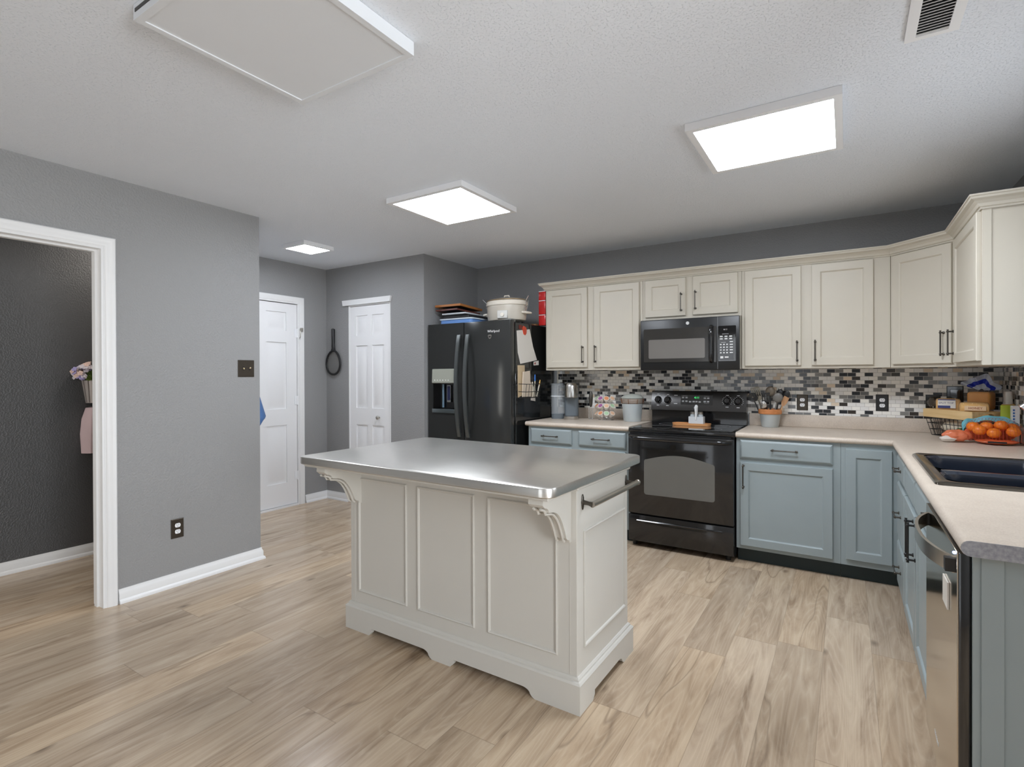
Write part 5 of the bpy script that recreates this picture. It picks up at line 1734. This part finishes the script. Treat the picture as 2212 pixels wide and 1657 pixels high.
b.box(-0.056, 0.056, -0.030, -0.026, 0.004, 0.062, 0.001, 1); b.box(-0.056, 0.056, 0.026, 0.030, 0.004, 0.062, 0.001, 1); b.box(-0.056, -0.052, -0.027, 0.027, 0.004, 0.062, 0.001, 1); b.box(0.052, 0.056, -0.027, 0.027, 0.004, 0.062, 0.001, 1)
part('box', b, mat('grey_white_ceramic', (206, 210, 212), 0.35), t, local=True)
b = MB(); b.box(-0.007, 0.007, -0.034, -0.029, 0.035, 0.11, 0.002, 1); b.tube([(0, -0.031, 0.10), (0, -0.028, 0.128), (0, -0.012, 0.142), (0, 0.004, 0.130), (0, 0.006, 0.02)], [0.008, 0.012, 0.013, 0.008, 0.004], 8)
part('handle', b, mat('pale_handle', (222, 222, 220), 0.3), t, local=True)
for s, lab in ((-1, 'left'), (1, 'right')):
    r = thing('shaker', 'glass shaker with a metal cap on the %s side of the white holder' % lab, 'shaker', (-0.995 + s * 0.029, 4.285, CK + 0.0150), 0, 'salt and pepper shakers')
    b = MB(); b.lathe([(0, 0), (0.020, 0), (0.021, 0.004), (0.021, 0.060), (0.017, 0.074), (0, 0.074)], (0, 0, 0), 20); part('jar', b, mat('shaker_glass', (176, 184, 186), 0.1, spec=0.6), r, local=True)
    b = MB(); b.lathe([(0, 0.0742), (0.0195, 0.0742), (0.0195, 0.090), (0.015, 0.095), (0, 0.096)], (0, 0, 0), 20); part('cap', b, M_NICKEL, r, local=True)

# ------------------------------------------------------------------ utensil pot
PX, PY = -0.490, 4.440
t = thing('utensil_pot', 'galvanised pot with an orange band holding cooking utensils, right of the range', 'pot', (PX, PY, CT + 0.0007))
b = MB(); b.lathe([(0, 0), (0.057, 0), (0.059, 0.004), (0.074, 0.098), (0.070, 0.098), (0.055, 0.006), (0, 0.006)], (0, 0, 0), 36); part('bucket', b, mat('galvanised_pot', (190, 196, 196), 0.38, 0.45), t, local=True)
b = MB(); b.lathe([(0.074, 0.0985), (0.080, 0.100), (0.082, 0.112), (0.080, 0.134), (0.074, 0.136), (0.071, 0.130), (0.070, 0.0985)], (0, 0, 0), 36); part('rim_band', b, wood('orange_band', (186, 116, 66), (212, 142, 88), 0.5), t, local=True, label='orange rim band')


def utensil(name, label, dx, dy, hx, hy, z1, head, m, hm=None):
    """handle from inside the pot up to (hx, hy, z1), head built along the handle axis"""
    base = Vector((PX + dx, PY + dy, CT + 0.015)); tip = Vector((PX + hx, PY + hy, CT + z1))
    ax = (tip - base); L = ax.length
    q = Vector((0, 0, 1)).rotation_difference(ax.normalized())
    t = thing(name, label, 'utensil', base, 0, 'utensils in the pot')
    M = q.to_matrix().to_4x4()
    b = MB(); b.tube([(0, 0, 0), (0, 0, L * 0.5), (0, 0, L)], [0.0065, 0.006, 0.0045], 8, M=M, flat=(1.0, 0.6)); part('handle', b, hm or m, t, local=True)
    b = MB(); head(b, M @ T(0, 0, L)); part('head', b, m, t, local=True)
    return t


def h_ladle(b, M):
    b.sph((0, -0.006, 0.026), (0.034, 0.014, 0.037), 18, 12, M=M)


def h_bigladle(b, M):
    b.lathe([(0.0, -0.030), (0.018, -0.026), (0.032, -0.012), (0.037, 0.004), (0.036, 0.006), (0.030, -0.010), (0, -0.026)], (0, 0, 0), 24, M=M @ T(0, -0.012, 0.030) @ RX(radians(-70)))


def h_fork(b, M):
    b.box(-0.030, 0.030, -0.002, 0.002, 0.0, 0.030, 0.001, 1, M=M)
    for k in range(5):
        x = -0.027 + k * 0.0135
        b.box(x - 0.0035, x + 0.0035, -0.002, 0.002, 0.028, 0.100, 0.001, 1, M=M)
    b.box(-0.030, 0.030, -0.002, 0.002, 0.096, 0.104, 0.001, 1, M=M)


def h_slot(b, M):
    for k in range(4):
        x = -0.024 + k * 0.016
        b.box(x - 0.004, x + 0.004, -0.002, 0.002, 0.010, 0.064, 0.001, 1, M=M)
    b.box(-0.030, 0.030, -0.002, 0.002, 0.0, 0.014, 0.001, 1, M=M); b.box(-0.030, 0.030, -0.002, 0.002, 0.060, 0.072, 0.001, 1, M=M)


def h_pasta(b, M):
    b.sph((0, 0, 0.022), (0.026, 0.010, 0.030), 14, 10, M=M)
    for k in range(9):
        a = 2 * pi * k / 9
        b.tube([(0.024 * cos(a), 0, 0.022 + 0.028 * sin(a)), (0.030 * cos(a), -0.022, 0.022 + 0.034 * sin(a))], 0.0032, 6, M=M)


def h_spiral(b, M):
    pts = []
    for k in range(90):
        a = 2 * pi * k / 18; r = 0.006 + 0.030 * k / 90
        pts.append((r * cos(a), 0.0, 0.032 + r * sin(a)))
    b.tube(pts, 0.0026, 6, M=M)


def h_spat(b, M):
    b.prism([(-0.010, 0), (0.010, 0), (0.020, 0.030), (0.020, 0.070), (-0.016, 0.074), (-0.020, 0.030)], 'Y', -0.0025, 0.0025, M=M)


def h_spoon(b, M):
    b.sph((0, 0, 0.026), (0.022, 0.006, 0.032), 16, 10, M=M)


M_NYL = mat('black_nylon', (34, 34, 34), 0.35)
M_GNYL = mat('grey_nylon', (112, 108, 102), 0.35)
utensil('spiral_whisk', 'black spiral whisk leaning out to the left of the utensil pot', -0.035, 0.0, -0.108, -0.005, 0.195, h_spiral, M_NYL)
utensil('spatula', 'wide slotted steel turner at the back left of the utensil pot', -0.025, 0.015, -0.080, 0.012, 0.200, h_fork, mat('dark_turner', (120, 112, 98), 0.3, 0.8))
utensil('ladle', 'large brown-grey ladle at the back center of the utensil pot', 0.0, 0.020, 0.000, 0.022, 0.245, h_ladle, mat('brown_nylon', (120, 108, 92), 0.35), M_NYL)
utensil('slotted_turner', 'black slotted turner at the front center of the utensil pot', -0.008, -0.020, -0.022, -0.034, 0.190, h_slot, M_NYL)
utensil('serving_spoon', 'round grey nylon spoon at the front right of the utensil pot', 0.012, -0.015, 0.052, -0.030, 0.200, h_ladle, M_GNYL)
utensil('pasta_server', 'black toothed pasta server at the back right of the utensil pot', 0.020, 0.020, 0.062, 0.022, 0.236, h_pasta, M_NYL)
utensil('spoon', 'tall black oval spoon at the far right of the utensil pot', 0.030, 0.010, 0.104, -0.004, 0.222, h_spoon, M_NYL)
utensil('spatula', 'wooden spatula leaning far right out of the utensil pot', 0.030, -0.014, 0.088, -0.022, 0.165, h_spat, wood('utensil_wood', (168, 122, 84), (200, 158, 116), 0.6, 2))
utensil('spoon', 'small steel spoon low at the front left of the utensil pot', -0.018, -0.030, -0.034, -0.048, 0.140, h_spoon, M_STEEL)

# ------------------------------------------------------------------ bread basket
th = math.atan2(0.103, 0.165)
BC = Vector((0.612, 4.310, CT + 0.0007))
t = thing('bread_basket', 'wire basket with a pale wood rim full of bread in the corner of the worktop', 'basket', BC, th)
bw, bl = 0.0975, 0.188
M_PALEW = wood('pale_wood', (206, 172, 118), (226, 196, 146), 0.5, 1)
b = MB()
z0, z1 = 0.118, 0.172
b.box(-bw, -bw + 0.012, -bl, bl, z0, z1, 0.002, 1); b.box(bw - 0.012, bw, -bl, bl, z0, z1, 0.002, 1)
b.box(-bw + 0.012, bw - 0.012, bl - 0.012, bl, z0, z1, 0.002, 1)
# near end board with an oval hand hole
y0, y1 = -bl, -bl + 0.012
outer = [(-bw + 0.012, z0), (bw - 0.012, z0), (bw - 0.012, z1), (-bw + 0.012, z1)]
hole = []
for k in range(24):
    a = 2 * pi * k / 24
    hole.append((0.040 * max(-0.8, min(0.8, cos(a))) / 0.8 * (0.8 + 0.2 * abs(sin(a))) , (z0 + z1) / 2 + 0.014 * sin(a)))
def ring_fill(b, hole, x0, x1, z0, z1, ya, yb):
    n = len(hole); vs = []; fs = []
    out = []
    cx, cz = (x0 + x1) / 2, (z0 + z1) / 2
    for x, z in hole:
        dx, dz = x - cx, z - cz
        s = min(((x1 - x0) / 2) / max(abs(dx), 1e-6), ((z1 - z0) / 2) / max(abs(dz), 1e-6))
        out.append((cx + dx * s, cz + dz * s))
    for y in (ya, yb):
        vs += [(x, y, z) for x, z in hole]; vs += [(x, y, z) for x, z in out]
    for k in range(n):
        k2 = (k + 1) % n
        fs.append([k, k2, n + k2, n + k]); fs.append([2 * n + k, 2 * n + k2, 3 * n + k2, 3 * n + k])
        fs.append([k, k2, 2 * n + k2, 2 * n + k]); fs.append([n + k, n + k2, 3 * n + k2, 3 * n + k])
    b.raw(vs, fs)
ring_fill(b, hole, -bw + 0.012, bw - 0.012, z0, z1, y0, y1)
part('wood_rim', b, M_PALEW, t, local=True, smooth=False)
b = MB()
def lp(sx, sy, z): return [(-sx, -sy, z), (sx, -sy, z), (sx, sy, z), (-sx, sy, z)]
for f_, z in ((0.76, 0.003), (0.82, 0.040), (0.88, 0.080), (0.92, 0.116)):
    b.tube(lp(bw * f_, bl * f_, z), 0.0022, 5, closed=True)
NX, NY = 6, 11
for k in range(NX + 1):
    u = -1 + 2 * k / NX
    b.tube([(bw * 0.93 * u, -bl * 0.93, 0.120), (bw * 0.76 * u, -bl * 0.76, 0.003), (bw * 0.76 * u, bl * 0.76, 0.003), (bw * 0.93 * u, bl * 0.93, 0.120)], 0.0018, 5)
for k in range(NY + 1):
    u = -1 + 2 * k / NY
    b.tube([(-bw * 0.93, bl * 0.93 * u, 0.120), (-bw * 0.76, bl * 0.76 * u, 0.003), (bw * 0.76, bl * 0.76 * u, 0.003), (bw * 0.93, bl * 0.93 * u, 0.120)], 0.0018, 5)
part('wire_bin', b, M_BLKM, t, local=True)


def bw_pt(x, y, z=0.0):
    return BC + Vector((x * cos(th) - y * sin(th), x * sin(th) + y * cos(th), z))


def lumpy(seed, amp=0.08):
    r = random.Random(seed)
    ph = [r.uniform(0, 6.28) for _ in range(6)]
    return lambda c: 1 + amp * (sin(4 * c.x + ph[0]) * cos(5 * c.y + ph[1]) + 0.6 * sin(7 * c.z + ph[2]) + 0.5 * sin(9 * c.x + 6 * c.y + ph[3]))


M_BREAD = mat('bread_crust', (236, 188, 118), 0.6, bump=0.2, bscale=30, vary=0.18)
M_CRUST = mat('toast_crust', (222, 158, 84), 0.6, vary=0.15)
# white wrapped food bag low in the basket
t = thing('snack_bag', 'white printed bag with red and green marks at the bottom of the wire basket', 'bag', bw_pt(0, 0.03, 0.008), th)
b = MB(); b.sph((0, 0, 0.050), (0.060, 0.098, 0.042), 24, 14, fn=lumpy(4)); part('bag', b, mat('ivory_bag', (224, 214, 194), 0.45, bump=0.3, bscale=30), t, local=True)
b = MB(); b.sph((-0.006, -0.02, 0.026), (0.056, 0.050, 0.018), 16, 8, fn=lumpy(4)); part('red_print', b, mat('red_print_bag', (190, 58, 46), 0.5), t, local=True)
b = MB(); b.sph((-0.012, -0.066, 0.046), (0.046, 0.028, 0.014), 16, 8); part('green_print', b, mat('green_print_bag', (70, 108, 66), 0.5), t, local=True)
# split top loaf
def loaf(b, w, l, h, M=None):
    p = []
    for k in range(13):
        a = pi * k / 12
        p.append((w * 0.5 * cos(a) * 1.05, h * 0.55 + h * 0.45 * sin(a) ** 0.8))
    p = [(w * 0.5, 0.004), (w * 0.5, h * 0.5)] + p + [(-w * 0.5, h * 0.5), (-w * 0.5, 0.004)]
    n = len(p); st = [(-0.5, 0.80), (-0.46, 0.95), (-0.3, 1.0), (0.3, 1.0), (0.46, 0.95), (0.5, 0.80)]
    vs = []; fs = []
    for u, s in st:
        vs += [(x * s, u * l, z * s + h * (1 - s) * 0.4) for x, z in p]
    for i in range(len(st) - 1):
        for k in range(n):
            fs.append([i * n + k, i * n + (k + 1) % n, (i + 1) * n + (k + 1) % n, (i + 1) * n + k])
    fs += [list(range(n)), [len(vs) - n + k for k in range(n)]]
    b.raw(vs, fs, M)


t = thing('bread_loaf', 'bagged loaf with a white SPLIT TOP label at the left of the wood-rimmed basket', 'bread', bw_pt(-0.010, 0.092, 0.128), th - radians(38))
b = MB(); loaf(b, 0.092, 0.122, 0.112, RZ(radians(90))); part('loaf', b, M_BREAD, t, local=True)
b = MB(); loaf(b, 0.096, 0.128, 0.116, RZ(radians(90))); bag = part('bag_film', b, M_BAGC, t, local=True)
ML = T(-0.006, -0.0530, 0.078) @ RX(radians(-6))
b = MB(); b.box(-0.046, 0.042, -0.0012, 0.0, -0.026, 0.030, M=ML); lb = part('paper_label', b, M_PAPER, t, local=True, smooth=False)
b = MB(); b.box(-0.046, 0.040, -0.0018, -0.0011, 0.024, 0.030, M=ML); b.box(-0.046, 0.016, -0.0018, -0.0011, -0.026, -0.010, M=ML); part('blue_band', b, mat('navy_print', (50, 60, 118), 0.5), lb, local=True, smooth=False)
text('label_lettering', 'SPLIT TOP', 0.0165, ML @ T(-0.005, -0.0016, 0.006) @ FACE_Y, mat('navy_ink', (58, 58, 104), 0.6), lb, local=True)
b = MB(); b.sph((-0.084, 0.0, 0.085), (0.022, 0.022, 0.026), 12, 8, fn=lumpy(9, 0.2)); part('bag_tail', b, M_BAGC, t, local=True)
# honey bread
t = thing('bread_loaf', 'bagged sliced honey bread with red lettering at the front of the basket', 'bread', bw_pt(0.002, -0.086, 0.130), th - radians(34))
b = MB(); loaf(b, 0.094, 0.134, 0.094, RZ(radians(90))); part('loaf', b, M_BREAD, t, local=True)
b = MB(); loaf(b, 0.098, 0.140, 0.098, RZ(radians(90))); part('bag_film', b, M_BAGC, t, local=True)
ML = T(0.0, -0.0545, 0.060) @ RX(radians(-8))
b = MB(); b.box(-0.050, 0.050, -0.0012, 0.0, -0.014, 0.014, M=ML); lb = part('paper_label', b, mat('cream_label', (232, 200, 160), 0.6), t, local=True, smooth=False)
text('label_lettering', 'HONEY', 0.019, ML @ T(0, -0.0016, 0) @ FACE_Y, mat('rust_ink', (150, 62, 40), 0.6), lb, local=True)
# toast loaf with a twisted bag
t = thing('bread_loaf', 'square toast loaf behind the honey bread, its bag top twisted and printed blue', 'bread', Vector((0.712, 4.362, CT + 0.1745)), radians(-28))
b = MB(); b.box(-0.058, 0.058, -0.043, 0.053, 0, 0.112, 0.016, 4); part('loaf', b, M_CRUST, t, local=True)
b = MB(); b.box(-0.0615, 0.0615, -0.0465, 0.0565, 0.0005, 0.124, 0.030, 5); part('bag_film', b, M_BAGC, t, local=True)
def fan(b, t0, t1, nu=40, nt=8, th_=0.003):
    fr = []; bk = []
    for i in range(nt + 1):
        tt = t0 + (t1 - t0) * i / nt
        for k in range(nu + 1):
            u = -1 + 2 * k / nu
            an = u * radians(80)
            rad = 0.012 + 0.086 * tt * (1 + 0.07 * sin(11 * u))
            y = 0.010 + tt * (0.020 * sin(9 * u) + 0.010 * sin(17 * u + 1))
            fr.append((rad * sin(an), y, 0.118 + 0.98 * rad * cos(an) + 0.010 * tt * sin(6 * u + 0.5) - 0.012 * u * tt))
            bk.append((fr[-1][0], y + th_, fr[-1][2]))
    m = nu + 1; N = len(fr); fs = []
    for i in range(nt):
        for k in range(nu):
            q = [i * m + k, i * m + k + 1, (i + 1) * m + k + 1, (i + 1) * m + k]
            fs.append(q); fs.append([a + N for a in q])
    for k in range(nu):
        fs.append([k, k + 1, N + k + 1, N + k]); e = nt * m
        fs.append([e + k, e + k + 1, N + e + k + 1, N + e + k])
    for i in range(nt):
        for c_ in (0, nu):
            fs.append([i * m + c_, (i + 1) * m + c_, N + (i + 1) * m + c_, N + i * m + c_])
    b.raw(fr + bk, fs)


b = MB(); fan(b, 0.36, 0.66)
part('bag_print', b, mat('blue_bag_print', (40, 58, 176), 0.25, vary=0.4), t, local=True, label='blue printed band of the bag top')
b = MB(); fan(b, 0.0, 0.355, nt=4); fan(b, 0.665, 1.0, nt=6)
part('bag_ruffle', b, clear('bluish_film', (0.80, 0.86, 0.97), 0.15, 0.55), t, local=True)

# bag of carrots and net bag of mandarins
t = thing('carrot_bag', 'red-orange plastic bag of carrots with a crumpled white end, left of the mandarins', 'bag', (0.540, 4.000, CT + 0.0006), radians(4))
def carrots(c):
    return 0.94 + 0.10 * abs(sin(6.5 * c.y + 1.5 * c.x)) + 0.05 * sin(9 * c.x + 2 * c.y) + 0.03 * sin(17 * c.x - 5 * c.y)
b = MB(); b.sph((0.006, 0.0, 0.039), (0.068, 0.043, 0.033), 48, 24, fn=carrots)
part('bag', b, mat('orange_bag_film', (216, 120, 84), 0.18, bump=0.9, bscale=38, vary=0.35), t, local=True)
b = MB(); b.sph((-0.040, -0.022, 0.020), (0.036, 0.020, 0.016), 20, 12, fn=lumpy(8, 0.16)); part('bag_tail', b, mat('white_film', (222, 214, 206), 0.3, bump=0.4), t, local=True, label='crumpled whitish bag end')
t = thing('mandarin_bag', 'orange net bag with a turquoise band full of mandarins on the worktop corner', 'bag', (0.702, 4.015, CT + 0.0007), 0)
b = MB(); b.sph((0.016, -0.034, 0.0155), (0.092, 0.072, 0.0145), 36, 14, fn=lumpy(2, 0.04)); part('base_film', b, mat('orange_net_film', (212, 104, 62), 0.25, bump=0.7, bscale=45, vary=0.3), t, local=True)
b = MB(); b.sph((0.0, 0.0365, 0.056), (0.116, 0.0045, 0.052), 36, 14); part('net_back', b, mat('orange_net_back', (214, 92, 48), 0.4, bump=0.7, bscale=60, vary=0.3), t, local=True)
b = MB(); b.prism(rrect(-0.035, 0.045, 0.012, 0.022, 0.003), 'Y', -0.108, -0.1065); part('black_print', b, M_BLKM, t, local=True)
b = MB()
vs = []; fs = []; n = 33
for k in range(n):
    u = k / (n - 1)
    a = pi * (1.10 - 1.20 * u)
    x = 0.120 * cos(a); zt = 0.088 + 0.064 * max(0, sin(a)) ** 0.6 + 0.006 * sin(14 * u) + 0.004 * sin(31 * u)
    yb = 0.048 - 0.010 * abs(cos(a)) + 0.004 * sin(23 * u)
    w_ = 0.034 + 0.010 * sin(9 * u + 1)
    vs += [(x, yb, zt - w_), (x * 1.05, yb + 0.004, zt), (x * 1.03, yb + 0.010, zt - 0.004)]
for k in range(n - 1):
    for q in range(3):
        q2 = (q + 1) % 3
        fs.append([k * 3 + q, k * 3 + q2, (k + 1) * 3 + q2, (k + 1) * 3 + q])
b.raw(vs, fs)
part('turquoise_band', b, mat('turquoise_film', (112, 190, 206), 0.3, bump=0.6, bscale=40, vary=0.25), t, local=True)
b = MB()
ARC = [(-0.110, 0.030), (-0.106, 0.085), (-0.070, 0.130), (-0.020, 0.146), (0.042, 0.118)]
for k in range(17):
    x = -0.118 + 0.236 * k / 16
    sh = 1 - 0.25 * (abs(x) / 0.118) ** 3
    b.tube([(x, y, z * sh) for y, z in ARC], 0.0006, 4)
for y, z in ARC[:4]:
    b.tube([(-0.118 + 0.236 * k / 16, y, z * (1 - 0.25 * (abs(-0.118 + 0.236 * k / 16) / 0.118) ** 3)) for k in range(17)], 0.0006, 4)
part('netting', b, mat('red_net', (190, 60, 40), 0.5), t, local=True)
MPO = [(-0.084, -0.008, 0.094, 'upper left'), (-0.062, -0.045, 0.078, 'lower left'), (-0.026, -0.010, 0.096, 'back center'), (-0.004, -0.066, 0.066, 'front center'),
       (0.034, -0.028, 0.108, 'top center'), (0.078, -0.062, 0.076, 'lower right'), (0.084, -0.002, 0.092, 'back right')]
MOR = mat('mandarin_peel', (232, 126, 34), 0.38, bump=0.25, bscale=160, vary=0.1)
skin = None
for x, y, z, lab in MPO:
    c = Vector((0.704 + x, 4.015 + y, CT + z - 0.030))
    r = thing('mandarin', 'orange mandarin at the %s of the net bag' % lab, 'mandarin', c, x * 20, 'mandarins in the net bag')
    if skin is None:
        b = MB(); b.sph((0, 0, 0.030), (0.0315, 0.0315, 0.0285), 24, 16, fn=lambda q: 1 - 0.05 * max(0, abs(q.z) - 0.9) * 10); skin = part('peel', b, MOR, r, local=True)
        b = MB(); b.lathe([(0, 0.0010), (0.0030, 0.001), (0.0035, 0.0), (0, 0.0)], (0, 0, 0.0572), 8); stem = part('stem_scar', b, mat('stem_scar', (150, 130, 60), 0.7), r, local=True)
    else:
        for src in (skin, stem):
            cc = src.copy(); COL.objects.link(cc); cc.parent = r
# right-hand clutter against the wall
t = thing('cutting_mat', 'lime green board standing behind the mandarins, left of the white carton', 'board', (0.797, 4.150, CT + 0.0008), radians(-6))
b = MB(); b.box(-0.033, 0.032, -0.005, 0.003, 0.0, 0.215, 0.004, 2); part('board', b, mat('lime_plastic', (176, 192, 44), 0.4), t, local=True)
b = MB(); b.box(-0.028, 0.034, 0.0035, 0.009, 0.0, 0.220, 0.003, 1); part('backing_board', b, wood('board_back', (176, 134, 80), (200, 160, 104)), t, local=True)
t = thing('carton', 'narrow white carton with blue print at the right edge beside the lime board', 'box', (0.817, 4.100, CT + 0.0008), 0)
b = MB(); b.box(-0.016, 0.017, -0.022, 0.022, 0, 0.215, 0.002, 1); cbx = part('carton_body', b, M_WHITE, t, local=True)
b = MB()
for k in range(6):
    b.box(-0.013, -0.004, -0.0228, -0.0219, 0.100 + k * 0.017, 0.110 + k * 0.017)
part('blue_print', b, mat('blue_print', (70, 120, 190), 0.5), cbx, local=True, smooth=False)
for k in range(3):
    b = MB(); zz = CT + 0.0006 + k * 0.098
    b.prism(rrect(0.801 + 0.001 * k, 0.8355, 4.222 + 0.003 * k, 4.300, 0.012), 'Z', zz, zz + 0.0965)
    single('food_container', b, mat('frosted_white', (206, 202, 194), 0.45), ['pale plastic container at the bottom of the stack by the right wall', 'pale plastic container in the middle of the stack by the right wall', 'pale plastic container on top of the stack right of the toast loaf'][k], 'container', 'stacked pale containers')
